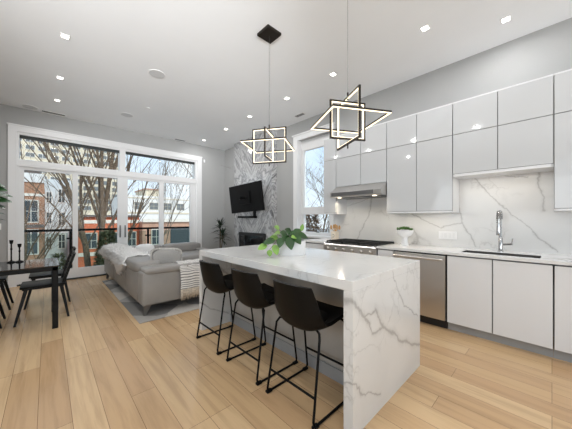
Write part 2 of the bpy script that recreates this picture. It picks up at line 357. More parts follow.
def obj(name, mb, m, parent=None, loc=None, smooth=None, local=False):
    """links the built shape as ONE mesh object; world coordinates unless local"""
    me = bpy.data.meshes.new(name); bmesh.ops.recalc_face_normals(mb.bm, faces=mb.bm.faces) if not getattr(mb, 'keep', False) else None
    if parent is not None: off = BASE[parent.name]
    else: off = Vector(loc) if loc is not None else Vector((0, 0, 0))
    if not local: bmesh.ops.translate(mb.bm, verts=mb.bm.verts, vec=-off)
    mb.bm.to_mesh(me); mb.bm.free(); me.materials.append(m)
    if smooth is not None:
        for p in me.polygons: p.use_smooth = True
        if smooth < 180: me.set_sharp_from_angle(angle=R(smooth))
    o = bpy.data.objects.new(name, me); COL.objects.link(o); BASE[o.name] = off
    if parent is not None: o.parent = parent
    else: o.location = off
    return o
def tag(o, label=None, cat=None, group=None, kind=None):
    if label: o['label'] = label
    if cat: o['category'] = cat
    if group: o['group'] = group
    if kind: o['kind'] = kind
    return o
def thing(name, label, cat, loc=(0, 0, 0), rotz=0, group=None):
    o = bpy.data.objects.new(name, None); o.empty_display_size = .1; COL.objects.link(o); o.location = loc; o.rotation_euler = (0, 0, rotz)
    BASE[o.name] = Vector(loc); return tag(o, label, cat, group)
def struct(name, mb, m, parent=None, smooth=None):
    o = obj(name, mb, m, parent, smooth=smooth)
    if parent is None: o['kind'] = 'structure'
    return o
def dup(root, loc, label, rotz=None):
    r = root.copy(); COL.objects.link(r); r.location = loc; r['label'] = label; BASE[r.name] = Vector(loc)
    if rotz is not None: r.rotation_euler = (0, 0, rotz)
    for ch in list(root.children):
        c = ch.copy(); COL.objects.link(c); c.parent = r
        for g_ in list(ch.children):
            d = g_.copy(); COL.objects.link(d); d.parent = c
    return r
def bx(*a, **k): return MB().box(*a, **k)

# ------------------------------------------------------------------ room shell
XL, XR, YF, YB = -2.6, 4.07, -3.2, 7.11
struct('floor', bx(XL - .2, XR + .2, YF - .2, YB + .2, -.15, 0), M['floor'])
struct('ceiling', bx(XL - .2, XR + .2, YF - .2, YB + .2, CEIL, CEIL + .15), M['ceiling'])
def wall_hole(name, axis, p0, p1, a0, a1, holes, m):
    """wall slab p0..p1 across axis, running a0..a1 along the other one, with (b0, b1, z0, z1) holes"""
    mb = MB()
    def add(u0, u1, z0, z1):
        if u1 - u0 < 1e-4 or z1 - z0 < 1e-4: return
        if axis == 0: mb.box(p0, p1, u0, u1, z0, z1)
        else: mb.box(u0, u1, p0, p1, z0, z1)
    u = a0
    for b0, b1, z0, z1 in sorted(holes):
        add(u, b0, 0, CEIL); add(b0, b1, 0, z0); add(b0, b1, z1, CEIL); u = b1
    add(u, a1, 0, CEIL); return struct(name, mb, m)
wall_hole('wall_back', 1, YB, YB + .2, XL - .2, XR + .2, [(-.43, 3.18, 0, 3.0)], M['wall'])
wall_hole('wall_right', 0, XR, XR + .2, YF, YB, [(3.02, 3.90, .95, 3.05)], M['wall'])
wall_hole('wall_left', 0, XL - .2, XL, YF, YB, [(-.7, 2.9, .55, 2.95)], M['wall'])
wall_hole('wall_front', 1, YF - .2, YF, XL - .2, XR + .2, [(-1.6, 2.8, .5, 3.0)], M['wall'])
struct('wall_fireplace', bx(3.905, XR, 4.62, 6.29, 0, CEIL), M['chimney'])
bb = MB()
for a in ((XL, -.55, YB - .015, YB, 0, .12), (3.31, XR, YB - .015, YB, 0, .12)): bb.box(*a)
struct('baseboard_back', bb, M['trim'])
bb = bx(XR - .015, XR, 6.29, YB - .015, 0, .12).box(XR - .015, XR, 3.15, 4.62, 0, .12)
struct('baseboard_right', bb, M['trim'])
struct('baseboard_left', bx(XL, XL + .015, YF, YB - .015, 0, .12), M['trim'])
struct('wall_backsplash', bx(4.055, XR, -1.2, 2.915, .92, 1.95), M['splash'])

# glazed patio doors with transoms
d1 = thing('door_1', None, None, (1.37, YB, 0)); d1['kind'] = 'structure'
cs = bx(-.545, -.43, YB - .03, YB, 0, 2.995).box(3.18, 3.295, YB - .03, YB, 0, 2.995).box(-.545, 3.295, YB - .03, YB, 2.995, 3.10).box(-.56, 3.31, YB - .045, YB, 3.1, 3.125)
obj('door_casing', cs, M['trim'], d1)
fr_ = bx(-.43, -.40, YB, YB + .2, .03, 2.33).box(3.11, 3.18, YB, YB + .2, .03, 2.33).box(-.43, -.40, YB, YB + .2, 2.46, 2.945).box(3.11, 3.18, YB, YB + .2, 2.46, 2.945).box(-.43, 3.18, YB, YB + .2, 2.945, 3.0).box(-.43, 3.18, YB - .015, YB + .2, 2.33, 2.46).box(1.255, 1.375, YB, YB + .2, 2.46, 2.945)
obj('door_frame', fr_, M['trim'], d1)
obj('threshold', bx(-.43, 3.18, YB - .01, YB + .2, 0, .03), M['blind'], d1)
g_ = bx(-.40, 1.255, YB + .10, YB + .106, 2.46, 2.945).box(1.375, 3.11, YB + .10, YB + .106, 2.46, 2.945)
obj('transom_glass', g_, M['glass'], d1)
obj('transom_blind', bx(-.395, 1.25, YB + .03, YB + .07, 2.885, 2.945).box(1.38, 3.1, YB + .03, YB + .07, 2.885, 2.945), M['blind'], d1)
for (x0, x1, gx0, gx1, hx) in ((-.40, .44, -.335, .395, None), (.44, 1.32, .485, 1.215, 1.268), (1.32, 2.2, 1.425, 2.145, 1.37), (2.2, 3.11, 2.255, 2.965, None)):
    y0, y1 = YB + .02, YB + .07
    sh = bx(x0, gx0, y0, y1, .03, 2.33).box(gx1, x1, y0, y1, .03, 2.33).box(gx0, gx1, y0, y1, .03, .232).box(gx0, gx1, y0, y1, 2.272, 2.33)
    s_ = obj('door_sash', sh, M['trim'], d1)
    obj('glass_pane', bx(gx0, gx1, y0 + .02, y0 + .026, .232, 2.272), M['glass'], s_)
    if hx: obj('door_handle', bx(hx - .016, hx + .016, y0 - .006, y0, .86, 1.15, .003).tube([(hx, y0 - .006, .9), (hx, y0 - .045, .9), (hx, y0 - .045, 1.1), (hx, y0 - .006, 1.1)], .009, 8), M['steel_dark'], s_, smooth=40)

# kitchen window (beyond the end of the cabinets)
w1 = thing('window_1', None, None, (XR, 3.46, .95)); w1['kind'] = 'structure'
obj('window_casing', bx(XR - .03, XR, 3.90, 4.03, .955, 3.05).box(XR - .03, XR, 2.92, 3.02, .955, 3.05).box(XR - .03, XR, 2.92, 4.03, 3.05, 3.155).box(XR - .05, XR, 2.9, 4.06, 3.155, 3.18), M['trim'], w1)
obj('window_sill', bx(XR - .09, XR + .12, 2.92, 4.05, .915, .955, .006), M['trim'], w1)
wf = MB()
for za, zb in ((1.02, 1.40), (1.56, 2.83)): wf.box(XR + .10, XR + .17, 3.83, 3.895, za, zb).box(XR + .10, XR + .17, 3.025, 3.06, za, zb)
wf.box(XR + .10, XR + .17, 3.025, 3.895, 2.83, 3.05).box(XR + .10, XR + .17, 3.025, 3.895, .955, 1.02).box(XR + .08, XR + .17, 3.025, 3.895, 1.40, 1.56)
obj('window_frame', wf.box(XR, XR + .2, 3.895, 3.9, .955, 3.05).box(XR, XR + .2, 3.02, 3.025, .955, 3.05), M['trim'], w1)
obj('window_glass', bx(XR + .13, XR + .136, 3.06, 3.83, 1.02, 1.40).box(XR + .13, XR + .136, 3.06, 3.83, 1.56, 2.83), M['glass'], w1)
obj('sash_lock', bx(XR + .085, XR + .10, 3.38, 3.46, 1.015, 1.035, .004), M['steel_dark'], w1)
# off-frame windows, added to let more light into the room
for nm, ax, P, a0, a1, z0, z1 in (('window_2', 1, YF, -1.6, 2.8, .5, 3.0), ('window_3', 0, XL, -.7, 2.9, .55, 2.95)):
    wn = thing(nm, None, None, (((a0 + a1) / 2, P, z0) if ax == 1 else (P, (a0 + a1) / 2, z0))); wn['kind'] = 'structure'
    f_ = MB(); q = MB(); p0, p1 = P - .16, P - .1
    def A(mb, u0, u1, za, zb, p0=p0, p1=p1):
        mb.box(u0, u1, p0, p1, za, zb) if ax == 1 else mb.box(p0, p1, u0, u1, za, zb)
    for k in range(5):
        u = a0 + (a1 - a0 - .06) * k / 4; A(f_, u, u + .06, z0, z1)
    A(f_, a0, a1, z0, z0 + .06); A(f_, a0, a1, z1 - .06, z1); A(q, a0, a1, z0, z1, P - .133, P - .127)
    obj('window_frame', f_, M['trim'], wn); obj('window_glass', q, M['glass'], wn)

# ------------------------------------------------------------------ kitchen cabinets
UF, UB = 3.71, 4.055      # face and back of the upper cabinets
ZT, ZS = 2.755, 2.362
G_ = .0035
def upper(label, ys, zb, body_bottom=None, valance=True):
    y0, y1 = ys[0], ys[-1]; bbm = body_bottom if body_bottom is not None else zb - .022
    t = thing('wall_cabinet', label, 'cabinet', ((UF + UB) / 2, (y0 + y1) / 2, bbm), 0, 'gloss white wall cabinets')
    obj('carcass', bx(UF + .022, UB, y0 + .001, y1 - .001, zb, ZT + .012), M['carcass'], t)
    e = bx(UF + .024, UB, y0, y0 + .02, bbm, ZT + .002).box(UF + .024, UB, y1 - .02, y1, bbm, ZT + .002).box(UF + .003, UB, y0 + .02, y1 - .02, bbm, zb - .001).box(UF + .003, UB, y0, y1, ZT + .002, ZT + .018)
    obj('side_panel', e, M['base_white'], t)  # sides and bottom lighter than the doors, in place of under-cabinet light
    for a, b in zip(ys, ys[1:]):
        obj('door', bx(UF, UF + .02, a + G_, b - G_, ZS + G_, ZT, .0015, 1), M['gloss'], t)
        obj('door', bx(UF, UF + .02, a + G_, b - G_, zb + G_, ZS - G_, .0015, 1), M['gloss'], t)
    return t
upper('tall gloss white wall cabinet cut by the right edge, right of the sink', (-.90, -.455, -.014), 1.41)
upper('shorter gloss white wall cabinet above the sink and faucet', (-.012, .424, .861), 1.868, 1.835)
upper('tall gloss white wall cabinet above the dishwasher, right of the range hood', (.863, 1.292, 1.713), 1.41)
upper('short gloss white wall cabinet directly above the steel range hood', (1.715, 2.15, 2.63), 1.865, 1.862)
upper('narrow tall gloss white wall cabinet between the range hood and the window', (2.632, 2.905), 1.41)

BF, BBK = 3.395, 4.055
def base_cab(label, ys, drawers=0, nm='base_cabinet'):
    y0, y1 = ys[0], ys[-1]
    t = thing(nm, label, 'cabinet', ((BF + BBK) / 2, (y0 + y1) / 2, 0), 0, 'white base cabinets')
    obj('carcass', bx(BF + .022, BBK - .03, y0 + .001, y1 - .001, .1, .70).box(BF + .022, BF + .04, y0 + .001, y1 - .001, .70, .888).box(BBK - .05, BBK - .03, y0 + .001, y1 - .001, .70, .888).box(BF + .022, BBK - .03, y0 + .001, y0 + .018, .70, .888).box(BF + .022, BBK - .03, y1 - .018, y1 - .001, .70, .888), M['carcass'], t)
    obj('kick_board', bx(BF + .06, BF + .08, y0, y1, 0, .1), M['kick'], t)
    for a, b in zip(ys, ys[1:]):
        if drawers:
            zs = [.1 + (.872 - .1) * k / drawers for k in range(drawers + 1)]
            for za, zb in zip(zs, zs[1:]): obj('drawer', bx(BF, BF + .02, a + G_, b - G_, za + G_, zb - G_, .0015, 1), M['base_white'], t)
        else: obj('door', bx(BF, BF + .02, a + .005, b - .005, .1, .872, .0015, 1), M['base_white'], t)
    return t
base_cab('white base cabinet cut by the right edge, right of the sink', (-.90, -.455, -.012))
base_cab('white two-door base cabinet under the sink', (-.010, .431, .848))
base_cab('narrow white base cabinet between the dishwasher and the range', (1.472, 1.70))
base_cab('white drawer base cabinet left of the range, by the window', (2.632, 3.12), 3)

# worktops with the sink cut-out
CT0, CT1 = .890, .920
SX0, SX1, SY0, SY1 = 3.50, 3.76, .075, .73
ct = bx(3.372, SX0, -.9, 1.699, CT0, CT1).box(SX1, 4.055, -.9, 1.699, CT0, CT1).box(SX0, SX1, -.9, SY0, CT0, CT1).box(SX0, SX1, SY1, 1.699, CT0, CT1)
tag(obj('worktop', ct, M['counter'], loc=(3.7, .4, CT0)), 'veined white quartz worktop running from the range past the sink', 'worktop')
tag(obj('worktop', bx(3.372, 4.055, 2.633, 3.13, CT0, CT1), M['counter'], loc=(3.7, 2.87, CT0)), 'short veined white worktop left of the range under the window', 'worktop')
t = thing('sink', 'undermounted steel sink set into the worktop below the faucet', 'sink', (3.65, .4, .70))
s0 = bx(SX0, SX0 + .004, SY0, SY1, .711, CT1 - .0015).box(SX1 - .004, SX1, SY0, SY1, .711, CT1 - .0015).box(SX0, SX1, SY0, SY0 + .004, .711, CT1 - .0015).box(SX0, SX1, SY1 - .004, SY1, .711, CT1 - .0015).box(SX0, SX1, SY0, SY1, .705, .711)
obj('basin', s0, M['basin'], t); obj('drain', MB().lathe([(0, 0), (.04, 0), (.045, .003), (0, .003)], (3.68, .4, .711)), M['chrome'], t)
# faucet
fx, fy = 3.86, .415
t = thing('faucet', 'chrome pull-down kitchen faucet standing behind the sink', 'faucet', (fx, fy, CT1))
obj('base', MB().lathe([(0, 0), (.028, 0), (.028, .012), (.021, .02), (.021, .16), (.017, .165), (0, .165)], (fx, fy, CT1)), M['chrome'], t, smooth=40)
arc = [(fx, fy, CT1 + .16), (fx, fy, CT1 + .38)] + [(fx - .085 + .085 * math.cos(a), fy, CT1 + .38 + .085 * math.sin(a)) for a in [math.pi * k / 10 for k in range(1, 11)]] + [(fx - .17, fy, CT1 + .33)]
obj('spout', MB().tube(arc, .0135, 12), M['chrome'], t, smooth=60)
sp_ = MB()
for k in range(26):
    a = math.pi * k / 25; sp_.lathe([(.0112, -.003), (.0165, 0), (.0112, .003)], (0, 0, 0), 10)
sp_.bm.free(); sp_ = MB(); hel = []
for k in range(180):
    u = k / 179; ti = u * (len(arc) - 2) ; 
    L = [Vector(p) for p in arc[1:]]; i = min(int(u * (len(L) - 1)), len(L) - 2); f = u * (len(L) - 1) - i; p = L[i].lerp(L[i + 1], f); d = (L[i + 1] - L[i]).normalized(); n1 = Vector((0, 1, 0)); n2 = d.cross(n1)
    hel.append(p + n1 * .020 * math.cos(k * .9) + n2 * .020 * math.sin(k * .9))
obj('spring', sp_.tube(hel, .0035, 5), M['chrome'], t, smooth=180)
obj('spray_head', MB().lathe([(0, 0), (.019, 0), (.021, .02), (.017, .10), (.013, .14), (0, .14)], (fx - .17, fy, CT1 + .20)), M['chrome'], t, smooth=40)
obj('handle', MB().tube([(fx, fy, CT1 + .085), (fx - .01, fy - .05, CT1 + .09), (fx - .03, fy - .105, CT1 + .10)], [.012, .012, .014], 10).tube([(fx - .03, fy - .10, CT1 + .10), (fx - .035, fy - .11, CT1 + .165)], [.007, .005], 8), M['chrome'], t, smooth=60)
# dishwasher
t = thing('dishwasher', 'stainless steel dishwasher with a bar handle between white base cabinets', 'dishwasher', (3.7, 1.16, 0))
obj('body', bx(BF + .022, 4.02, .853, 1.468, .1, .885), M['firebox'], t)
obj('door', bx(BF - .012, BF + .02, .862, 1.462, .105, .868, .004), M['steel'], t)
obj('control_strip', bx(BF - .004, BF + .02, .862, 1.462, .870, .884), M['firebox'], t)
obj('handle', MB().tube([(BF - .012, .90, .825), (BF - .055, .90, .825)], .010, 8).tube([(BF - .012, 1.425, .825), (BF - .055, 1.425, .825)], .010, 8).tube([(BF - .055, .872, .825), (BF - .055, 1.452, .825)], .0145, 12), M['steel'], t, smooth=60)
obj('kick_plate', bx(BF + .05, BF + .07, .855, 1.466, 0, .1), M['firebox'], t)
# range
RY0, RY1 = 1.703, 2.629
t = thing('gas_range', 'stainless steel gas range with black grates below the hood', 'range', (3.7, 2.166, 0))
obj('body', bx(BF + .01, 4.04, RY0, RY1, .1, .905), M['steel'], t)
obj('oven_door', bx(BF - .02, BF + .01, RY0 + .01, RY1 - .01, .17, .74, .004), M['steel'], t)
obj('oven_window', bx(BF - .023, BF - .019, RY0 + .2, RY1 - .2, .32, .58), M['screen'], t)
obj('oven_handle', MB().tube([(BF - .02, RY0 + .1, .70), (BF - .07, RY0 + .1, .70)], .01, 8).tube([(BF - .02, RY1 - .1, .70), (BF - .07, RY1 - .1, .70)], .01, 8).tube([(BF - .07, RY0 + .05, .70), (BF - .07, RY1 - .05, .70)], .014, 12), M['steel'], t, smooth=60)
obj('control_panel', MB().prism([(BF + .012, .755), (BF - .035, .76), (BF - .04, .885), (BF - .02, .905), (BF + .012, .905)], 1, RY0, RY1), M['steel'], t)
for k in range(6):
    y = RY0 + .09 + k * (RY1 - RY0 - .18) / 5
    obj('knob', MB().tube([(BF - .036, y, .825), (BF - .062, y, .824), (BF - .078, y, .824)], [.027, .025, .021], 16), M['steel'], t, smooth=40)
obj('cooktop', bx(BF - .01, 4.0, RY0 + .006, RY1 - .006, .905, .915, .003), M['firebox'], t)
for k in range(3):
    a = RY0 + .015 + k * .302; b = a + .292; gm = MB(); z0, z1 = .93, .945
    gm.box(3.42, 3.435, a, b, z0, z1).box(3.965, 3.98, a, b, z0, z1).box(3.42, 3.98, a, a + .013, z0, z1).box(3.42, 3.98, b - .013, b, z0, z1).box(3.69, 3.704, a, b, z0, z1).box(3.42, 3.98, (a + b) / 2 - .006, (a + b) / 2 + .006, z0, z1)
    for xx in (3.50, 3.60, 3.78, 3.88): gm.box(xx, xx + .010, a, b, z0, z1)
    for xx in (3.42, 3.965):
        for yy in (a, b - .013): gm.box(xx, xx + .015, yy, yy + .013, .915, z0)
    obj('grate', gm, M['cast_iron'], t)
    for xx in (3.56, 3.84): obj('burner', MB().lathe([(0, 0), (.05, 0), (.05, .008), (.035, .012), (0, .012)], (xx, (a + b) / 2, .915), 18), M['cast_iron'], t, smooth=40)
# hood
HY0, HY1 = 1.718, 2.628
t = thing('range_hood', 'stainless steel under-cabinet hood over the gas range', 'range hood', (3.8, 2.17, 1.66))
obj('canopy', MB().prism([(4.05, 1.861), (3.715, 1.861), (3.535, 1.745), (3.535, 1.675), (3.57, 1.665), (4.05, 1.665)], 1, HY0, HY1), M['steel'], t)
obj('front_panel', bx(3.530, 3.536, HY0 + .12, HY1 - .03, 1.687, 1.745), M['steel_dark'], t)
obj('baffle_filter', bx(3.64, 4.0, HY0 + .05, HY1 - .05, 1.655, 1.666), M['steel_dark'], t)
for y in (HY0 + .14, HY1 - .14):
    obj('lamp', MB().lathe([(0, 0), (.032, 0), (.032, .006), (0, .006)], (3.61, y, 1.657), 16), M['warm_lamp'], t)
    light('hood_lamp_light', 'AREA', (3.66, y, 1.64), (0, R(14), 0), 1.6, (1, .86, .66), shape='DISK', size=.07)
light('under_cabinet_glow', 'AREA', (3.85, 1.3, 1.375), (0, 0, 0), 1.0, (1, .88, .72), shape='RECTANGLE', size=.05, size_y=.7)
light('under_cabinet_glow', 'AREA', (3.85, .42, 1.82), (0, 0, 0), .9, (1, .90, .76), shape='RECTANGLE', size=.05, size_y=.7)
# outlet plate
t = thing('outlet_plate', 'white four-gang outlet plate on the marble backsplash above the dishwasher', 'outlet', (4.05, 1.0, 1.02))
obj('plate', bx(4.047, 4.055, .888, 1.112, 1.02, 1.134, .003), M['white_plastic'], t)
for k in range(4): obj('socket', bx(4.043, 4.048, .905 + k * .05, .94 + k * .05, 1.043, 1.11, .002), M['trim'], t)
# pedestal bowl with succulents
bx_, by_ = 3.80, 1.485
t = thing('pedestal_bowl', 'white footed bowl of green succulents on the worktop beside the range', 'bowl', (bx_, by_, CT1))
obj('bowl', MB().lathe([(0, 0), (.055, 0), (.05, .012), (.041, .05), (.038, .11), (.045, .125), (.09, .145), (.113, .18), (.118, .222), (.112, .222), (.105, .185), (.08, .16), (0, .155)], (bx_, by_, CT1), 32), M['ceramic'], t, smooth=50)
fo = MB()
for k in range(70):
    a = random.uniform(0, 6.28); r_ = .1 * math.sqrt(random.random()); p = (bx_ + r_ * math.cos(a), by_ + r_ * math.sin(a), CT1 + .215 + .03 * (1 - r_ / .1) + random.uniform(0, .02))
    for q in range(5):
        e = random.uniform(0, 6.28); fo.leaf(p, (math.cos(e), math.sin(e), random.uniform(.5, 1.3)), (0, 0, 1), .034, .015, .1, n=3)
obj('foliage', fo, M['succulent'], t, smooth=180); obj('soil', MB().lathe([(0, .2), (.1075, .2), (.1, .18), (0, .18)], (bx_, by_, CT1)), M['soil'], t)
# utensil crock
ux, uy = 3.86, 2.76
t = thing('utensil_crock', 'cream crock with a dark motif on the worktop left of the range', 'crock', (ux, uy, CT1))
obj('crock', bx(ux - .055, ux + .055, uy - .055, uy + .055, CT1, CT1 + .155, .012, 3), M['cream'], t, smooth=40)
mt_ = MB().tube([(ux - .0565, uy + .022 * math.cos(a), CT1 + .075 + .028 * math.sin(a)) for a in [R(50 + 26 * k) for k in range(11)]], .0035, 6)
obj('motif', mt_, M['ink'], t)
for k, (dx, dy, lx, ly, H_) in enumerate(((-.02, .02, -.02, .05, .25), (.01, .0, .0, .0, .27), (-.01, -.025, -.02, -.045, .255), (.025, .025, .02, .04, .26), (.02, -.02, .03, -.06, .245))):
    sp_ = MB().tube([(ux + dx * .6, uy + dy * .6, CT1 + .158), (ux + dx + lx * .6, uy + dy + ly * .6, CT1 + .18 + .03)], .006, 8)
    sp_.puff((ux + dx + lx * .8, uy + dy + ly * .8, CT1 + H_ - .02), (.010, .024, .042), 1, 1, 12, 8)
    tag(obj('wooden_spoon', sp_, M['spoon'], loc=(ux, uy, CT1 + .156), smooth=60), 'wooden spoon standing in the cream crock left of the range', 'spoon', 'wooden spoons in the crock')

# ------------------------------------------------------------------ island
IX0, IX1, IY0, IY1, IH, IT = 1.31, 2.41, .809, 2.88, .937, .064
t = thing('kitchen_island', 'white veined quartz waterfall island with bar stools along one side', 'island', (1.86, 1.845, 0))
obj('top', bx(IX0, IX1, IY0, IY1, IH - IT, IH, .002, 1), M['quartz'], t)
for y0, y1 in ((IY0, IY0 + IT), (IY1 - IT, IY1)): obj('end_panel', bx(IX0, IX1, y0, y1, 0, IH - IT + .0005), M['quartz'], t)
obj('cabinet_body', bx(1.70, IX1 - .03, IY0 + IT, IY1 - IT, .0, IH - IT), M['island_panel'], t)
obj('plinth', bx(1.685, 1.70, IY0 + IT, IY1 - IT, 0, .10), M['kick'], t)
for k in range(4):
    a = IY0 + IT + k * .485; obj('cabinet_door', bx(IX1 - .03, IX1 - .008, a + .004, a + .481, .1, IH - IT - .005), M['base_white'], t)

# bar stools: shell faces +X
def make_stool(loc, label):
    t = thing('bar_stool', label, 'bar stool', loc, 0, 'black bar stools at the island')
    prof = [(.415, .605), (.33, .598), (.23, .572), (.14, .540), (.07, .534), (.016, .578), (-.022, .665), (-.048, .77), (-.066, .872)]
    def P(v):
        q = v * (len(prof) - 1); i = min(int(q), len(prof) - 2); f = q - i
        p0 = prof[max(i - 1, 0)]; p1 = prof[i]; p2 = prof[i + 1]; p3 = prof[min(i + 2, len(prof) - 1)]
        c = lambda a, b, c_, d: .5 * (2 * b + (c_ - a) * f + (2 * a - 5 * b + 4 * c_ - d) * f * f + (3 * b - a - 3 * c_ + d) * f ** 3)
        return c(p0[0], p1[0], p2[0], p3[0]), c(p0[1], p1[1], p2[1], p3[1])
    def fn(u, v):
        s = u * 2 - 1; x, z = P(v)
        hw = .228 + .012 * math.sin(math.pi * min(1, v * 1.15)) - .040 * max(0, (v - .55) / .45) ** 1.3
        edge = abs(s) ** 2.6
        wing = max(0, min(1, (v - .08) / .55)); wing = wing * wing * (3 - 2 * wing)
        fade = 1 - max(0, (v - .60) / .40) ** 1.2
        z2 = z + edge * (.018 + .075 * wing) * fade
        x2 = x + edge * (.075 * max(0, min(1, (v - .40) / .40)))
        z2 -= edge * .012 * max(0, (v - .85) / .15)
        return (x2, s * hw, z2)
    sm = MB().grid(fn, 24, 26, .022)
    sh_ = obj('seat_shell', sm, M['black_leather'], t, smooth=60, local=True); BASE[sh_.name] = Vector((0, 0, 0))
    obj('seat_pad', MB().puff((.27, 0, .592), (.135, .165, .022), .6, .4), M['black_leather'], t, smooth=180, local=True)
    for sg in (1, -1):
        y0, y1 = .206 * sg, .228 * sg
        pts = [(.10, .15 * sg, .560), (.080, y0 - .012 * sg, .552), (.062, y0 + .004 * sg, .52), (-.015, y1 - .004 * sg, .04), (-.012, y1, .016), (.015, y1, .008), (.40, y1, .008), (.425, y1, .016), (.43, y1 - .004 * sg, .04), (.362, y0 + .006 * sg, .54), (.345, y0 - .012 * sg, .572), (.325, .135 * sg, .585)]
        lg = obj('sled_leg', MB().tube(pts, .0085, 10), M['black_metal'], t, smooth=60, local=True); BASE[lg.name] = Vector(loc)
        for xx in (.0, .41):
            obj('foot', bx(xx - .024, xx + .024, y1 - .015, y1 + .015, 0, .018, .004), M['black_metal'], lg, local=True)
    obj('rear_stretcher', MB().tube([(.005, -.214, .175), (.005, .214, .175)], .0085, 8), M['black_metal'], t, smooth=60, local=True)
    obj('footrest', MB().tube([(.407, -.214, .20), (.407, .214, .20)], .0085, 8), M['black_metal'], t, smooth=60, local=True)
    return t
st0 = make_stool((1.215, 1.243, 0), 'black bar stool at the island, nearest the camera')
dup(st0, (1.215, 1.823, 0), 'black bar stool at the island, middle of the three')
dup(st0, (1.205, 2.44, 0), 'black bar stool at the island, farthest from the camera')

# planter on the island
px, py = 1.83, 1.84
t = thing('potted_plant', 'leafy green plant in a low oval white pot on the island', 'plant', (px, py, IH))
A_ = R(-43)
obj('pot', MB().lathe([(0, 0), (.128, 0), (.135, .01), (.14, .14), (.138, .146), (.13, .146), (.128, .12), (0, .12)], (0, 0, 0), 40, 1, .62).rotz(A_), M['ceramic'], t, smooth=50, local=True)
obj('soil', MB().lathe([(0, .128), (.127, .128), (.12, .12), (0, .12)], (0, 0, 0), 32, 1, .62).rotz(A_), M['soil'], t, local=True)
rt = Vector((math.cos(A_), math.sin(A_), 0)); fw = Vector((-rt.y, rt.x, 0)); st_ = MB(); dk = MB(); yg = MB()
def sprig(a, b, h, d, L, w, mb, droop=.12):
    d = (rt * d[0] + fw * d[1] + Vector((0, 0, d[2]))).normalized(); c = rt * a + fw * b + Vector((0, 0, h)); e = c - d * L * .5
    o = rt * a * .3 + fw * b * .3 + Vector((0, 0, .125)); mid = (o + e) / 2 + Vector((0, 0, max(.02, (.17 - h) * .5)))
    st_.tube([o, mid, e], [.003, .0025, .002], 5); mb.leaf(e, d, -fw * .8 + Vector((0, 0, .75)), L, w, droop, .22, 7)
for q in ((-.045, .0, .245, (-.5, -.4, .5), .10, .095, dk), (.02, -.03, .215, (.8, -.4, -.1), .12, .10, dk), (.10, .0, .20, (1, -.2, -.25), .13, .085, dk), (-.12, -.11, .14, (-.2, -.6, -.9), .10, .085, dk), (-.025, -.12, .135, (.25, -.5, -1), .12, .10, dk),
          (.05, -.10, .165, (.6, -.5, -.7), .10, .09, dk), (-.235, -.06, .145, (-1, -.2, -.15), .12, .09, dk), (-.30, -.08, .09, (-1, -.3, -.3), .095, .085, yg), (-.225, -.12, .035, (.1, -.3, -1), .06, .06, yg), (-.165, -.12, .07, (.35, -.4, -1), .095, .08, yg),
          (-.16, .04, .28, (-.6, -.3, .4), .07, .065, yg), (-.155, -.03, .225, (.5, -.6, .1), .09, .08, yg), (.01, -.11, .19, (-.5, -.6, .1), .07, .065, yg), (.105, .02, .285, (.15, 0, 1), .08, .045, yg),
          (-.09, .02, .22, (-.6, -.4, .3), .10, .09, dk), (.06, .05, .24, (.5, .2, .4), .10, .09, dk), (-.07, -.08, .18, (-.6, -.6, -.3), .10, .09, dk), (.0, .08, .23, (.2, .8, .3), .10, .09, dk), (-.10, .09, .20, (-.5, .8, .1), .10, .09, dk), (.11, .09, .18, (.8, .6, 0), .10, .09, dk), (-.03, -.05, .21, (.2, -.8, .1), .10, .095, dk), (-.19, -.02, .18, (-.9, -.2, .1), .09, .08, yg)):
    sprig(*q)
obj('stems', st_, M['stem'], t, local=True); obj('dark_leaves', dk, M['leaf'], t, smooth=180, local=True); obj('young_leaves', yg, M['leaf_new'], t, smooth=180, local=True)

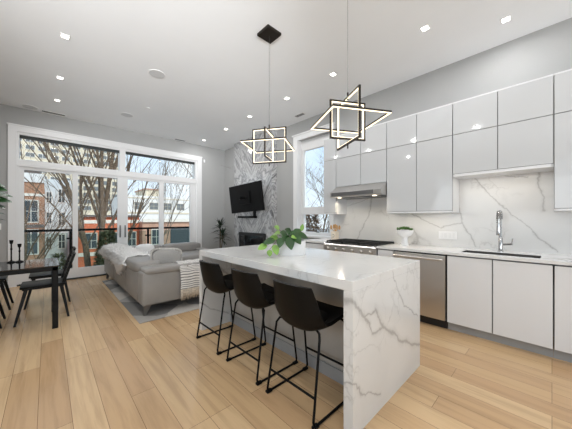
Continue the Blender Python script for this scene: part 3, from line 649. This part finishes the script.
# ------------------------------------------------------------------ pendants
def make_pendant(loc, rotA, rotB, label):
    """three square rings through each other, lit on the inside"""
    cx, cy, cz = loc
    t = thing('pendant_light', label, 'pendant lamp', (cx, cy, CEIL), 0, 'square ring pendants over the island')
    obj('canopy', bx(-.1, .1, -.1, .1, -.03, 0, .002, 1), M['bronze'], t, local=True)
    H_ = cz - CEIL
    obj('cable', MB().tube([(0, 0, -.03), (0, 0, H_ + .235)], .0016, 6).tube([(.03, .02, -.03), (.004, .003, H_ + .235)], .0008, 5), M['steel_dark'], t, local=True)
    obj('hub', MB().tube([(0, 0, H_ + .18), (0, 0, H_ + .24)], .008, 8), M['bronze'], t, local=True)
    obj('lower_hub', MB().tube([(0, 0, H_ - .18), (0, 0, H_ - .24)], .006, 8), M['bronze'], t, local=True)
    for nm, half, kind, ang in (('flat_ring', .25, 'h', rotB), ('upright_ring', .205, 'v', rotA), ('small_upright_ring', .165, 'v', rotB)):
        w = .0075; f = MB(); e = MB(); h = half
        def bar(mb, a0, a1, b0, b1, c0, c1):
            if kind == 'h': mb.box(a0, a1, b0, b1, c0, c1)
            else: mb.box(a0, a1, c0, c1, b0, b1)
        for sg in (1, -1):
            bar(f, -h, h, sg * h - w * (sg > 0) * 2 + 0, sg * h + w * (sg < 0) * 2, -w, w)
            bar(f, sg * h - w * (sg > 0) * 2, sg * h + w * (sg < 0) * 2, -h + 2 * w, h - 2 * w, -w, w)
            i = h - 2 * w - .0015
            if kind == 'h':     # the flat ring is lit from its underside
                j = h - w
                e.box(-j - .0065, j + .0065, sg * j - .0065, sg * j + .0065, -w - .003, -w + .001); e.box(sg * j - .0065, sg * j + .0065, -j + .0066, j - .0066, -w - .003, -w + .001)
            else:
                bar(e, -i, i, sg * i - .003, sg * i + .003, -.0065, .0065)
                bar(e, sg * i - .003, sg * i + .003, -i + .0031, i - .0031, -.0065, .0065)
        for mb in (f, e):
            mb.rotz(ang); bmesh.ops.translate(mb.bm, verts=mb.bm.verts, vec=(0, 0, H_))
        fo_ = obj(nm, f, M['bronze'], t, local=True); obj('light_strip', e, M['led'], fo_, local=True)
    return t
make_pendant((1.867, 2.255, 2.155), R(-57), R(33), 'square ring pendant over the far end of the island, on a black ceiling plate')
make_pendant((1.872, 1.206, 2.150), R(60), R(-30), 'square ring pendant over the near end of the island')

# ------------------------------------------------------------------ ceiling fittings
def downlight(x, y, label):
    t = thing('recessed_downlight', label, 'downlight', (x, y, CEIL), 0, 'recessed ceiling downlights')
    obj('trim_ring', bx(-.046, .046, -.046, .046, -.006, 0, .002, 1), M['trim'], t, local=True)
    obj('lens', bx(-.031, .031, -.031, .031, -.009, -.006), M['lens'], t, local=True)
    light('downlight_lamp', 'AREA', (x, y, CEIL - .012), (0, 0, 0), DOWNLIGHT_W, (.985, .985, .985), shape='SQUARE', size=.09)
for x, y, l in ((.15, 3.944, 'square ceiling downlight left of the round speakers, nearest the camera of the left row'), (.14, 5.156, 'square ceiling downlight in the left row, middle of three'), (.13, 6.17, 'square ceiling downlight in the left row, nearest the patio doors'),
        (3.093, .985, 'bright ceiling downlight above the wall cabinets, second from the right edge'), (3.588, .341, 'bright ceiling downlight nearest the top right corner of the picture'), (3.083, 2.239, 'ceiling downlight above the range hood, between the two pendants'),
        (3.1, 3.25, 'ceiling downlight beside the air vent near the kitchen window'), (3.09, 4.37, 'ceiling downlight in front of the marble chimney, by the first pendant'), (3.109, 5.376, 'ceiling downlight in front of the television, second from the far wall'), (3.107, 6.541, 'ceiling downlight nearest the far corner beside the chimney'),
        (.15, 2.6, 'ceiling downlight of the left row above the picture, outside the frame'), (.15, 1.2, 'ceiling downlight straight above the camera, outside the frame'), (.15, -.6, 'ceiling downlight behind the camera, outside the frame'), (2.6, -1.0, 'ceiling downlight behind the kitchen run, outside the frame'), (-1.6, 3.4, 'ceiling downlight above the left end of the dining table, outside the frame')):
    downlight(x, y, l)
for x, y, l in ((1.183, 4.039, 'round flush ceiling speaker nearest the camera'), (1.198, 6.063, 'round flush ceiling speaker nearer the patio transom, middle of ceiling'), (-.245, 6.914, 'round flush ceiling speaker above the left end of the patio doors')):
    t = thing('ceiling_speaker', l, 'speaker', (x, y, CEIL), 0, 'round ceiling speakers')
    obj('rim', MB().lathe([(.105, 0), (.118, 0), (.118, -.005), (.105, -.006)], (0, 0, 0), 36), M['white_plastic'], t, local=True)
    obj('grille', MB().lathe([(0, -.004), (.106, -.004), (.106, 0), (0, 0)], (0, 0, 0), 36), M['grille'], t, local=True)
tag(obj('smoke_detector', MB().lathe([(0, -.012), (.03, -.012), (.04, 0), (0, 0)], (1.419, 5.399, CEIL), 20), M['white_plastic'], loc=(1.419, 5.399, CEIL), smooth=40), 'small round white detector on the ceiling between the two speakers', 'detector')
for x, y, lx, ly, l in ((.09, 6.98, .19, .05, 'linear ceiling air vent above the left patio transom'), (2.63, 6.99, .15, .05, 'linear ceiling air vent near the far corner above the right transom'), (3.80, 3.595, .05, .13, 'ceiling air vent between the pendants, near the kitchen window')):
    t = thing('air_vent', l, 'vent', (x, y, CEIL), 0, 'ceiling air vents')
    obj('frame', bx(-lx, lx, -ly, ly, -.006, 0), M['trim'], t, local=True)
    sl = MB()
    for k in range(3):
        if lx > ly: sl.box(-lx + .02, lx - .02, -ly + .012 + k * .028, -ly + .03 + k * .028, -.0075, -.006)
        else: sl.box(-lx + .012 + k * .028, -lx + .03 + k * .028, -ly + .02, ly - .02, -.0075, -.006)
    obj('slots', sl, M['vent_dark'], t, local=True)
tag(obj('wall_sensor', bx(3.355, 3.40, YB - .03, YB, 2.97, 3.06, .006), M['white_plastic'], loc=(3.377, YB, 3.0)), 'small white sensor on the grey wall beside the top of the patio casing', 'sensor')
tag(obj('wall_switch', bx(-.70, -.63, YB - .008, YB, 1.1, 1.22, .003), M['white_plastic'], loc=(-.66, YB, 1.1)), 'white wall switch left of the patio doors under the glossy leaves', 'switch')

# ------------------------------------------------------------------ fireplace and television
t = thing('fireplace_insert', 'black framed glass fireplace set into the marble chimney below the television', 'fireplace', (3.9, 5.43, .3))
FY0, FY1 = 4.84, 6.02
obj('frame', bx(3.88, 3.905, FY0, FY1, .86, .94).box(3.88, 3.905, FY0, FY1, .30, .36).box(3.88, 3.905, FY0, FY0 + .07, .36, .86).box(3.88, 3.905, FY1 - .07, FY1, .36, .86), M['firebox'], t)
obj('firebox', bx(3.897, 3.905, FY0 + .07, FY1 - .07, .36, .86), M['firebox'], t)
obj('glass', bx(3.888, 3.892, FY0 + .07, FY1 - .07, .36, .86), M['screen'], t)
t = thing('television', 'black flat television tilted on a swing arm over the fireplace', 'television', (3.634, 5.287, 1.829))
t.rotation_mode = 'QUATERNION'
ya, pi_, ro = .0991, .0933, .056
nrm = Vector((-math.cos(ya), -math.sin(ya), 0)); rgt = Vector((math.sin(ya), -math.cos(ya), 0)); up = Vector((0, 0, 1))
n2 = nrm * math.cos(pi_) - up * math.sin(pi_); u2 = up * math.cos(pi_) + nrm * math.sin(pi_); r3 = rgt * math.cos(ro) + u2 * math.sin(ro); u3 = u2 * math.cos(ro) - rgt * math.sin(ro)
t.rotation_quaternion = Matrix((r3, n2, u3)).transposed().to_quaternion()   # local x right, y out of the screen, z up
tw, th = .613, .351
obj('body', bx(-tw, tw, -.045, -.002, -th, th, .006), M['black_metal'], t, local=True)
obj('bezel', bx(-tw, tw, -.002, .004, -th, -th + .014).box(-tw, tw, -.002, .004, th - .008, th).box(-tw, -tw + .008, -.002, .004, -th, th).box(tw - .008, tw, -.002, .004, -th, th), M['black_metal'], t, local=True)
obj('screen', bx(-tw + .008, tw - .008, -.002, .001, -th + .014, th - .008), M['screen'], t, local=True)
obj('swing_arm', bx(-.2, .2, -.07, -.045, -.15, .15).box(-.03, .03, -.22, -.07, -.03, .03), M['black_metal'], t, local=True)
t = thing('wall_mount', 'black bracket on the marble below the television', 'bracket', (3.88, 5.55, 1.25))
obj('shelf', bx(3.80, 3.905, 5.2, 5.95, 1.325, 1.38, .006), M['black_metal'], t); obj('cable_cover', bx(3.885, 3.905, 5.25, 5.35, 1.38, 1.75), M['black_metal'], t)

# dracaena in the corner
t = thing('dracaena', 'tall spiky dracaena in the corner beside the marble chimney', 'plant', (3.60, 6.55, 0))
obj('pot', MB().lathe([(0, 0), (.12, 0), (.15, .02), (.17, .38), (.175, .40), (.155, .40), (.15, .34), (0, .34)], (0, 0, 0), 28), M['ceramic'], t, smooth=50, local=True)
obj('soil', MB().lathe([(0, .35), (.15, .35), (.15, .33), (0, .33)]), M['soil'], t, local=True)
cn = MB(); lf = MB()
for bxx, byy, hh in ((.0, .0, 1.10), (.06, -.04, .82)):
    cn.tube([(bxx * .4, byy * .4, .35), (bxx, byy, hh)], [.016, .013], 8)
    for k in range(34):
        a = k * 2.4; el = random.uniform(-.15, 1.35); zz = hh - .18 * (1 - el / 1.35) * random.random()
        lf.leaf((bxx, byy, zz), (math.cos(a) * math.cos(el), math.sin(a) * math.cos(el), math.sin(el)), (0, 0, 1), random.uniform(.26, .38), .045, .25, .3, 5)
obj('canes', cn, M['stem'], t, smooth=60, local=True); obj('leaves', lf, M['leaf_blade'], t, smooth=180, local=True)
un = MB()
for k in range(60):
    a = random.uniform(0, 6.28); r_ = random.uniform(.02, .14); un.leaf((r_ * math.cos(a), r_ * math.sin(a), .36), (math.cos(a), math.sin(a), random.uniform(.6, 1.6)), (0, 0, 1), random.uniform(.09, .15), .05, .35, n=4)
obj('underplanting', un, M['leaf_new'], t, smooth=180, local=True)

# ------------------------------------------------------------------ sofa, rug, throws
tag(obj('rug', bx(.83, 3.4, 3.52, 6.45, 0, .012, .004, 1), M['rug'], loc=(2.1, 5, 0)), 'grey diamond patterned rug under the sectional sofa', 'rug')
t = thing('sectional_sofa', 'grey leather sectional sofa with its back to the dining table', 'sofa', (1.9, 5.2, 0))
RZ = .012
def sp(name, mb, sm=60, m='sofa'): return obj(name, mb, M[m], t, smooth=sm)
sp('seat_base', bx(.95, 1.93, 3.75, 6.75, .147, .36, .03, 3).box(1.9, 3.05, 5.85, 6.75, .14, .36, .03, 3))
YS = [3.94, 4.68, 5.65, 6.78]
for i, (a, b) in enumerate(zip(YS, YS[1:])):
    sp('back_panel', bx(.905, 1.13, a + .008, b - .008, .14, .575, .03, 3))
    hr = sp('headrest', MB().puff((1.06, (a + b) / 2 + (.03 if i == 0 else 0), .60 if i else .625), (.18, (b - a) / 2 - .005 + (.03 if i == 0 else 0), .085), .45, .3))
    if i < 2: sp('seat_cushion', MB().puff((1.55, (a + b) / 2 + (.1 if i == 0 else 0), .40), (.40, (b - a) / 2 - (.12 if i == 0 else .01), .085), .35, .25))
sp('seat_cushion', MB().puff((1.55, 6.1, .40), (.4, .5, .085), .35, .25)); sp('seat_cushion', MB().puff((2.5, 6.05, .40), (.53, .43, .085), .35, .25))
for a, b in ((1.15, 2.05), (2.06, 3.03)):
    sp('back_panel', bx(a, b, 6.56, 6.78, .14, .52, .03, 3)); sp('headrest', MB().puff(((a + b) / 2, 6.63, .56), ((b - a) / 2 - .01, .14, .12), .45, .3))
am = sp('arm', bx(.90, 1.86, 3.68, 3.935, .145, .60, .035, 3))
sp('arm_pad', MB().puff((1.39, 3.80, .605), (.475, .145, .05), .45, .28))
sp('arm', bx(2.85, 3.08, 5.85, 6.75, .145, .53, .035, 3))
for x, y in ((.95, 3.75), (1.78, 3.80), (.95, 6.68), (3.0, 6.68), (3.0, 5.95), (1.8, 5.9)):
    sg = 1 if x < 1.4 else -1
    if y > 6.45: z0 = 0
    else: z0 = RZ
    sp('leg', MB().hexa([(x - .02, y - .012, z0), (x + .01, y - .012, z0), (x + .01, y + .012, z0), (x - .02, y + .012, z0)], [(x - .02, y - .02, .146), (x + .07, y - .02, .146), (x + .07, y + .03, .146), (x - .02, y + .03, .146)]), None, 'steel_dark')
# fur throw over the back: soft base with long strands
def fur_fn(u, v):
    y = 4.50 + 2.15 * u; e = .03 * math.sin(u * 17) + .02 * math.sin(u * 31 + 1)
    lo = .53 + .05 * math.sin(u * 9.0 + 2) + e * .6 - .10 * max(0, 1 - abs(u - .25) * 5); path = [(.875, lo), (.85, .60), (.90, .70), (1.05, .735), (1.18, .715), (1.27, .63 + e), (1.31, .54 + e)]
    q = v * (len(path) - 1); i = min(int(q), len(path) - 2); f = q - i
    return (path[i][0] * (1 - f) + path[i + 1][0] * f, y + .05 * math.sin(v * 5), path[i][1] * (1 - f) + path[i + 1][1] * f + .008 * math.sin(u * 40 + v * 9))
t2 = thing('fur_throw', 'shaggy white fur throw draped over the sofa back', 'throw', (1.05, 5.5, .65))
obj('hide', MB().grid(fur_fn, 50, 24, .012), M['fur'], t2, smooth=180)
fr2 = MB(); fr2.keep = True
for k in range(7500):
    u, v = random.random(), random.random(); p = Vector(fur_fn(u, v)); pu = Vector(fur_fn(min(1, u + .01), v)) - p; pv = Vector(fur_fn(u, min(1, v + .01))) - p
    if pu.length < 1e-6 or pv.length < 1e-6: continue
    n_ = pu.cross(pv).normalized(); n_ = n_ if (n_.z > 0 or (v < .3 and n_.x < 0) or (v > .8 and n_.x > 0)) else -n_
    if n_.z < -.3: n_ = -n_
    d = (n_ + Vector((random.uniform(-.8, .8), random.uniform(-.8, .8), random.uniform(-.9, .1)))).normalized(); L = random.uniform(.05, .11); w_ = d.orthogonal().normalized() * .009; w2 = d.cross(w_)
    a_ = fr2.bm.verts.new(p + w_); b_ = fr2.bm.verts.new(p - w_ * .5 + w2 * .8); c_ = fr2.bm.verts.new(p - w_ * .5 - w2 * .8); e_ = fr2.bm.verts.new(p + d * L - Vector((0, 0, L * .3)))
    for q in ((a_, b_, e_), (b_, c_, e_), (c_, a_, e_)): fr2.bm.faces.new(q)
tag(obj('strands', fr2, M['fur'], t2, smooth=180), kind='stuff')
# ruffled pillow on the near arm
t2 = thing('throw_pillow', 'grey ruffle-edged pillow leaning behind the near sofa arm', 'pillow', (1.33, 4.06, .64))
rx = Matrix.Rotation(R(-14), 3, 'X') @ Matrix.Rotation(R(5), 3, 'Y')
pcn = Vector((1.33, 4.07, .70))
obj('cover', MB().puff(pcn, (.21, .065, .135), .75, .38, rot=rx @ Matrix.Identity(3)), M['cushion'], t2, smooth=180)
def ruf(u, v):
    a = 2 * math.pi * u; sg = lambda q, e: math.copysign(abs(q) ** e, q); s_ = 1 + .10 * v
    return pcn + rx @ Vector(((.205 + .03 * v) * sg(math.cos(a), .42), .014 * v * math.sin(a * 34), (.132 + .03 * v) * sg(math.sin(a), .42)))
obj('ruffle', MB().grid(ruf, 136, 2, .004), M['ruffle'], t2, smooth=180)
t2 = thing('throw_pillow', 'plain white cushion on the far sofa seat by the patio doors', 'pillow', (1.75, 6.4, .6))
obj('cover', MB().puff((1.62, 6.42, .61), (.2, .07, .12), .75, .4, rot=Matrix.Rotation(R(-18), 3, 'X')), M['ceramic'], t2, smooth=180)
# striped blanket over the arm
t2 = thing('knit_blanket', 'white and charcoal striped blanket with oatmeal fringe hanging over the sofa arm', 'blanket', (1.6, 3.68, .4))
def bl(u, v):
    x = 1.375 + .50 * u + .01 * math.sin(v * 9); path = [(4.05, .56), (3.96, .65), (3.87, .672), (3.74, .672), (3.66, .63), (3.645, .55), (3.645, .40), (3.645, .29)]
    q = v * (len(path) - 1); i = min(int(q), len(path) - 2); f = q - i
    return (x, path[i][0] * (1 - f) + path[i + 1][0] * f - .012 * abs(math.sin(u * 13)) * (v > .55), path[i][1] * (1 - f) + path[i + 1][1] * f + .004 * math.sin(u * 20))
obj('knit', MB().grid(bl, 30, 48, .012), M['knit'], t2, smooth=180)
fm = MB()
for k in range(110):
    x = 1.38 + .49 * k / 109; y = 3.645 - random.uniform(0, .02); L = random.uniform(.11, .16)
    fm.tube([(x, y, .295), (x + random.uniform(-.012, .012), y - .008, .295 - L * .5), (x + random.uniform(-.02, .02), y + random.uniform(-.01, .004), .295 - L)], [.005, .006, .003], 5)
tag(obj('fringe', fm, M['fringe'], t2, smooth=180), kind='stuff')

# ------------------------------------------------------------------ dining set
TX0, TX1, TY0, TY1, TZ = -.84, .105, 4.06, 4.88, .75
t = thing('dining_table', 'black glossy-topped dining table at the left edge of the picture', 'table', (-.39, 4.47, 0))
obj('top', bx(TX0, TX1, TY0, TY1, TZ - .014, TZ, .002, 1), M['black_gloss'], t)
obj('apron', bx(TX0 + .01, TX1 - .01, TY0 + .01, TY0 + .05, TZ - .06, TZ - .014).box(TX0 + .01, TX1 - .01, TY1 - .05, TY1 - .01, TZ - .06, TZ - .014).box(TX1 - .05, TX1 - .01, TY0 + .05, TY1 - .05, TZ - .06, TZ - .014).box(TX0 + .01, TX0 + .05, TY0 + .05, TY1 - .05, TZ - .06, TZ - .014), M['black_wood'], t)
for x in (TX0 + .01, TX1 - .065):
    for y in (TY0 + .01, TY1 - .065): obj('leg', bx(x, x + .055, y, y + .055, 0, TZ - .0145, .003), M['black_wood'], t)
def make_chair(loc, rz, label):
    t = thing('dining_chair', label, 'chair', loc, rz, 'black dining chairs')      # faces -X locally, back at +X
    obj('seat', bx(-.22, .21, -.215, .215, .435, .462, .01, 2).box(-.20, .19, -.19, .19, .415, .436), M['black_wood'], t, smooth=40, local=True)
    for sx, sy, tx in ((-1, 1, -.26), (-1, -1, -.26), (1, 1, .235), (1, -1, .235)):
        X0 = .165 * sx; Y0_ = .165 * sy; x1, y1 = tx, .205 * sy
        obj('leg', MB().hexa([(x1 - .012, y1 - .012, 0), (x1 + .012, y1 - .012, 0), (x1 + .012, y1 + .012, 0), (x1 - .012, y1 + .012, 0)], [(X0 - .02, Y0_ - .02, .42), (X0 + .02, Y0_ - .02, .42), (X0 + .02, Y0_ + .02, .42), (X0 - .02, Y0_ + .02, .42)]), M['black_wood'], t, local=True)
    for sy in (-1, 1):
        obj('back_post', MB().hexa([(.165, .19 * sy - .014, .455), (.20, .19 * sy - .014, .455), (.20, .19 * sy + .014, .455), (.165, .19 * sy + .014, .455)], [(.285, .2 * sy - .012, .835), (.31, .2 * sy - .012, .835), (.31, .2 * sy + .012, .835), (.285, .2 * sy + .012, .835)]), M['black_wood'], t, local=True)
    for k in range(4):
        z = .54 + k * .08; x = .18 + (z - .455) * .31
        obj('back_slat', MB().hexa([(x, -.19, z), (x + .016, -.19, z), (x + .016, .19, z), (x, .19, z)], [(x + .018, -.19, z + .055), (x + .034, -.19, z + .055), (x + .034, .19, z + .055), (x + .018, .19, z + .055)]), M['black_wood'], t, local=True)
    return t
ch = make_chair((-.03, 4.67, 0), 0, 'black wooden dining chair at the visible end of the table')
dup(ch, (.02, 5.43, 0), 'black wooden dining chair behind the one at the table end, nearest the patio doors')
dup(ch, (-.665, 4.72, 0), 'black wooden dining chair on the left side of the table, only its legs in view', R(180))
dup(ch, (-.65, 5.55, 0), 'black wooden dining chair farthest back at the left edge, one leg in view', R(180))
for x, y, H_, l in ((-.335, 4.735, .285, 'taller black candlestick on the dining table'), (-.262, 4.72, .235, 'shorter black candlestick on the dining table, right of the taller one')):
    t = thing('candlestick', l, 'candlestick', (x, y, TZ), 0, 'black candlesticks')
    obj('stand', MB().lathe([(0, 0), (.038, 0), (.04, .006), (.03, .014), (.010, .022), (.0075, .04), (.0075, H_ * .55), (.012, H_ * .6), (.0075, H_ * .65), (.0075, H_ - .05), (.016, H_ - .04), (.02, H_), (.012, H_), (0, H_ - .02)], (0, 0, 0), 16), M['black_metal'], t, smooth=40, local=True)
t = thing('vase_of_greenery', 'glossy dark green leaves reaching in over the dining table at the left edge', 'plant', (-.66, 4.45, TZ))
obj('vase', MB().lathe([(0, 0), (.07, 0), (.09, .05), (.09, .2), (.05, .3), (.055, .34), (.045, .34), (.04, .3), (0, .28)], (0, 0, 0), 24), M['black_metal'], t, smooth=50, local=True)
sm_ = MB(); lv = MB()
for k in range(16):
    a = R(-50) + k * R(24); e = Vector((math.cos(a) * random.uniform(.12, .2), math.sin(a) * random.uniform(.12, .2), random.uniform(.55, .85)))
    sm_.tube([(0, 0, .3), (e.x * .4, e.y * .4, .5), e], [.005, .004, .003], 5)
    for q in range(3): lv.leaf(e * (1 - .1 * q), (math.cos(a + q * .8 - .8), math.sin(a + q * .8 - .8), .2), (0, 0, 1), .18, .09, .3)
for dz in (.70, .77, .84, .90, .95):
    lv.leaf((.15, .03, dz), (1, .15 + .3 * math.sin(dz * 40), .25), (0, -.6, .8), .19 + .04 * math.sin(dz * 25), .14, .3, .2); sm_.tube([(0, 0, .3), (.06, .01, dz - .1), (.12, .03, dz)], [.005, .004, .003], 5)
obj('stems', sm_, M['stem'], t, local=True); obj('leaves', lv, M['leaf_fig'], t, smooth=180, local=True)

# ------------------------------------------------------------------ balcony and the street outside
GZ = -3.3
struct('ground', bx(-60, 90, 7.5, 140, GZ - .3, GZ).box(4.6, 90, -60, 7.5, GZ - .3, GZ), M['ground'])
struct('balcony_slab', bx(-1.4, 4.4, 7.31, 8.3, -.35, -.03), M['deck'])
t = thing('balcony_railing', 'black balcony railing with glass panels outside the patio doors', 'railing', (1.3, 8.2, -.03))
obj('top_rail', bx(-1.3, 4.3, 8.165, 8.225, 1.0, 1.055), M['black_metal'], t)
for x in (-.9, .39, 2.13, 3.7):
    p_ = obj('post', bx(x, x + .05, 8.18, 8.22, -.03, 1.0), M['black_metal'], t)
    obj('glass_clamp', bx(x - .05, x + .10, 8.185, 8.215, .80, .84).box(x - .05, x + .10, 8.185, 8.215, .12, .16), M['black_metal'], p_)
for a, b in ((-.84, .36), (.47, 2.10), (2.21, 3.67)): obj('glass_panel', bx(a, b, 8.195, 8.207, .06, .96), M['rail_glass'], t)

def building(name, label, x0, x1, y0, y1, zt, m, wins=(), bands=(), frame='stone_band', wm='ext_window'):
    t = thing(name, label, 'building', ((x0 + x1) / 2, y0, GZ))
    obj('walls', bx(x0, x1, y0, y1, GZ, zt), M[m], t)
    for a, b, c, d in wins:
        fo_ = obj('window', bx(a - .06, b + .06, y0 - .06, y0 + .02, c - .06, d + .06), M[frame], t)
        mm = MB(); mm.box(a, (a + b) / 2 - .02, y0 - .075, y0 - .06, c, (c + d) / 2 - .02).box((a + b) / 2 + .02, b, y0 - .075, y0 - .06, c, (c + d) / 2 - .02).box(a, (a + b) / 2 - .02, y0 - .075, y0 - .06, (c + d) / 2 + .02, d).box((a + b) / 2 + .02, b, y0 - .075, y0 - .06, (c + d) / 2 + .02, d)
        obj('pane', mm, M[wm], fo_)
    for a, b, c, d, e, mm in bands: obj('cornice' if d > 1 else 'stone_course', bx(a, b, y0 - e, y0 + .05, c, d), M[mm], t)
    return t
b = building('brick_house', 'brown brick house with a white parapet, left behind the glass', -7, -.16, 22, 30, 3.62, 'brick',
         [(-1.02, -.45, 1.12, 2.42), (-1.02, -.45, -.85, .6), (-2.6, -1.9, 1.12, 2.42), (-2.6, -1.9, -.85, .6)], [(-7, -.13, 3.55, 4.1, .1, 'render_white'), (-7, -.13, 2.7, 2.86, .06, 'stone_band'), (-7, -.16, .75, .95, .05, 'roof_dark')])
obj('roof', bx(-6.8, -.3, 22.2, 30, 4.1, 4.5), M['roof_dark'], b)
building('apartment_block', 'pale grey modern apartment block behind the brick house', -.2, 1.62, 30, 40, 4.75, 'render_grey',
         [(.72, 1.12, 2.75, 3.9), (.72, 1.12, .72, 1.85), (.72, 1.12, -1.3, -.1), (-.05, .25, 2.75, 3.6), (-.05, .25, .9, 1.85), (-.05, .25, -1.3, -.3)], [(-.2, 1.62, .30, .42, .05, 'render_white')], 'render_white')
building('brick_house', 'orange red brick building with white stone bands, in the middle of the patio view', 1.75, 6.1, 26, 34, 1.45, 'red_brick',
         [(2.25, 2.95, -1.1, .1), (3.7, 4.4, -1.1, .1), (5.2, 5.8, -1.1, .1)], [(1.7, 6.15, 1.45, 1.62, .25, 'roof_dark'), (1.75, 6.1, .92, 1.2, .06, 'stone_band'), (1.75, 6.1, -1.75, -1.45, .06, 'stone_band')])
building('garage', 'low faded brick garage with a dark roller door, right side of the patio view', 6.12, 14, 25, 32, 1.0, 'pink_brick',
         [(6.9, 7.6, -1.0, .3)], [(6.1, 14, 1.0, 1.32, .2, 'stone_band'), (8.5, 10.4, -1.1, .42, .04, 'ext_window')])
b = building('warehouse', 'long low white building behind the garage roof', 9.4, 30, 50, 62, 5.4, 'render_white',
         [(11 + 2.4 * k, 12.4 + 2.4 * k, 3.0, 4.2) for k in range(5)], [(9.4, 30, 2.2, 2.5, .1, 'tower'), (9.4, 30, 4.9, 5.05, .08, 'tower')], 'tower', 'tower_window')
obj('penthouse', bx(13, 16, 51, 58, 5.4, 6.6), M['tower'], b); obj('roof', bx(12.8, 16.2, 50.8, 58.2, 6.6, 6.85), M['pink_brick'], b)
# tall tower: every bay keeps its own windows
t = thing('apartment_tower', 'tall cream apartment tower with a grid of windows behind the trees', 'building', (2, 70, GZ))
obj('walls', bx(-9, 12.5, 70, 84, GZ, 30), M['tower'], t)
cnt = 0; more = MB()
for j in range(14):
    z = 20.6 - j * 1.45
    for i in range(11):
        x = -6.6 + i * 1.75
        if z < 3 or x > 11.8: continue
        if cnt < 96:
            w_ = obj('window', bx(x, x + 1.32, 69.9, 70.05, z, z + .86), M['render_white'], t); obj('pane', bx(x + .06, x + .62, 69.86, 69.91, z + .08, z + .78).box(x + .70, x + 1.26, 69.86, 69.91, z + .08, z + .78), M['tower_window'], w_); cnt += 1
        else: more.box(x, x + 1.32, 69.9, 70.05, z, z + .86)
tag(obj('window_rows', more, M['tower_window'], t), kind='stuff')

# bare winter trees: trunk and branches
def tree(label, base, H_, r0, lean, seed, forks=5, mt='bark', first=.3, spread=.55, depth=4, twig=.004):
    rnd = random.Random(seed); t = thing('bare_tree', label, 'tree', base, 0, 'bare winter trees outside the windows'); tr_ = MB(); br_ = MB(); base = Vector(base)
    def grow(mb, p, d, L, r, lv):
        pts = [p]; rr = [r]; n = 4
        for i in range(n):
            d = (d + Vector((rnd.uniform(-1, 1), rnd.uniform(-1, 1), rnd.uniform(-.3, .6))) * .13).normalized(); p = p + d * L / n; pts.append(p); rr.append(r * (1 - .14 * (i + 1)))
        mb.tube(pts, rr, 7 if r > .05 else 5 if r > .015 else 3)
        if lv == 0: return
        for i in range(forks if lv == depth else rnd.choice((3, 4, 4, 5))):
            tt = rnd.uniform(first if lv == depth else .25, 1); k = min(int(tt * n), n - 1); q = pts[k].lerp(pts[k + 1], tt * n - k); ax = Vector((rnd.uniform(-1, 1), rnd.uniform(-1, 1), rnd.uniform(-.1, .5)))
            grow(br_, q, (d + ax * spread * 1.35).normalized(), L * rnd.uniform(.42, .68), max(twig, rr[k] * rnd.uniform(.38, .62)), lv - 1)
    grow(tr_, base, Vector(lean).normalized(), H_, r0, depth)
    obj('trunk', tr_, M[mt], t, smooth=60); obj('branches', br_, M[mt], t, smooth=60)
for a in (('bare tree with a thick trunk, leftmost of the cluster behind the patio glass', (1.55, 14.2, GZ), 6.8, .13, (-.03, 0, 1), 3), ('bare tree in the trunk cluster, second from its left', (1.62, 14.0, GZ), 8.0, .14, (-.02, .02, 1), 5), ('bare tree with the tallest straight trunk of the cluster', (2.0, 14.4, GZ), 8.4, .16, (.02, .05, 1), 8),
          ('bare slanting tree at the right of the trunk cluster', (2.35, 14.8, GZ), 7.0, .11, (.10, 0, 1), 11), ('thin bare tree behind the trunk cluster, nearest the red brick building', (2.0, 17.5, GZ), 8, .12, (-.12, 0, 1), 14)):
    tree(*a, forks=7, depth=3, spread=.42)
tree('bare tree whose twigs cross in front of the brown brick house', (-.5, 11.8, GZ), 5.0, .06, (.06, 0, 1), 21, 8, first=.35, spread=.7)
tree('bare tree seen through the third door pane, in front of the white building', (4.05, 13.0, GZ), 6.4, .06, (.06, 0, 1), 31, 8, 'bark_light', .3, .5)
tree('bare tree seen through the rightmost door pane, crossing the garage', (5.6, 12.4, GZ), 6.2, .07, (.05, 0, 1), 37, 9, 'bark_light', .3, .6)
tree('bare slender tree far right beyond the patio doors', (7.6, 15.5, GZ), 7.0, .08, (-.08, 0, 1), 41, 8, 'bark_light', .3, .6)
tree('bare branching tree filling the upper kitchen window', (9.3, 7.9, GZ), 6.0, .07, (.0, .02, 1), 52, 10, 'bark_light', .3, .7, 4)
tree('bare bushy tree low behind the kitchen window', (7.6, 6.5, GZ), 4.6, .05, (.03, .05, 1), 57, 12, 'bark', .25, .9, 4)
def bush(label, base, rx_, h, n, seed, m='evergreen', nm='evergreen_shrub'):
    rnd = random.Random(seed); t = thing(nm, label, 'shrub', base); f = MB(); s_ = MB(); base = Vector(base)
    s_.tube([base, base + Vector((0, 0, h * .8))], [.06, .015], 6)
    for k in range(n):
        z = rnd.random() ** .8; r_ = rx_ * (1 - z * .8) * math.sqrt(rnd.uniform(.3, 1)); a = rnd.uniform(0, 6.28); p = base + Vector((r_ * math.cos(a), r_ * math.sin(a), h * (.08 + .92 * z)))
        for q in range(4): f.leaf(p, (math.cos(a) + rnd.uniform(-.8, .8), math.sin(a) + rnd.uniform(-.8, .8), rnd.uniform(-.3, .9)), (0, 0, 1), .16, .07, .2, n=2)
    obj('stem', s_, M['bark'], t); obj('foliage', f, M[m], t, smooth=180)
bush('pointed evergreen shrub left of the first door stile, outside', (.28, 12.6, GZ), .55, 3.3, 500, 3)
bush('broad olive green shrub below the trunk cluster', (1.85, 12.9, GZ), .9, 4.1, 1500, 4)
bush('brown leafy shrub outside, behind the lower pane of the kitchen window', (8.4, 7.4, GZ), 1.5, 5.0, 1500, 6, 'dry_leaf', 'brown_shrub')
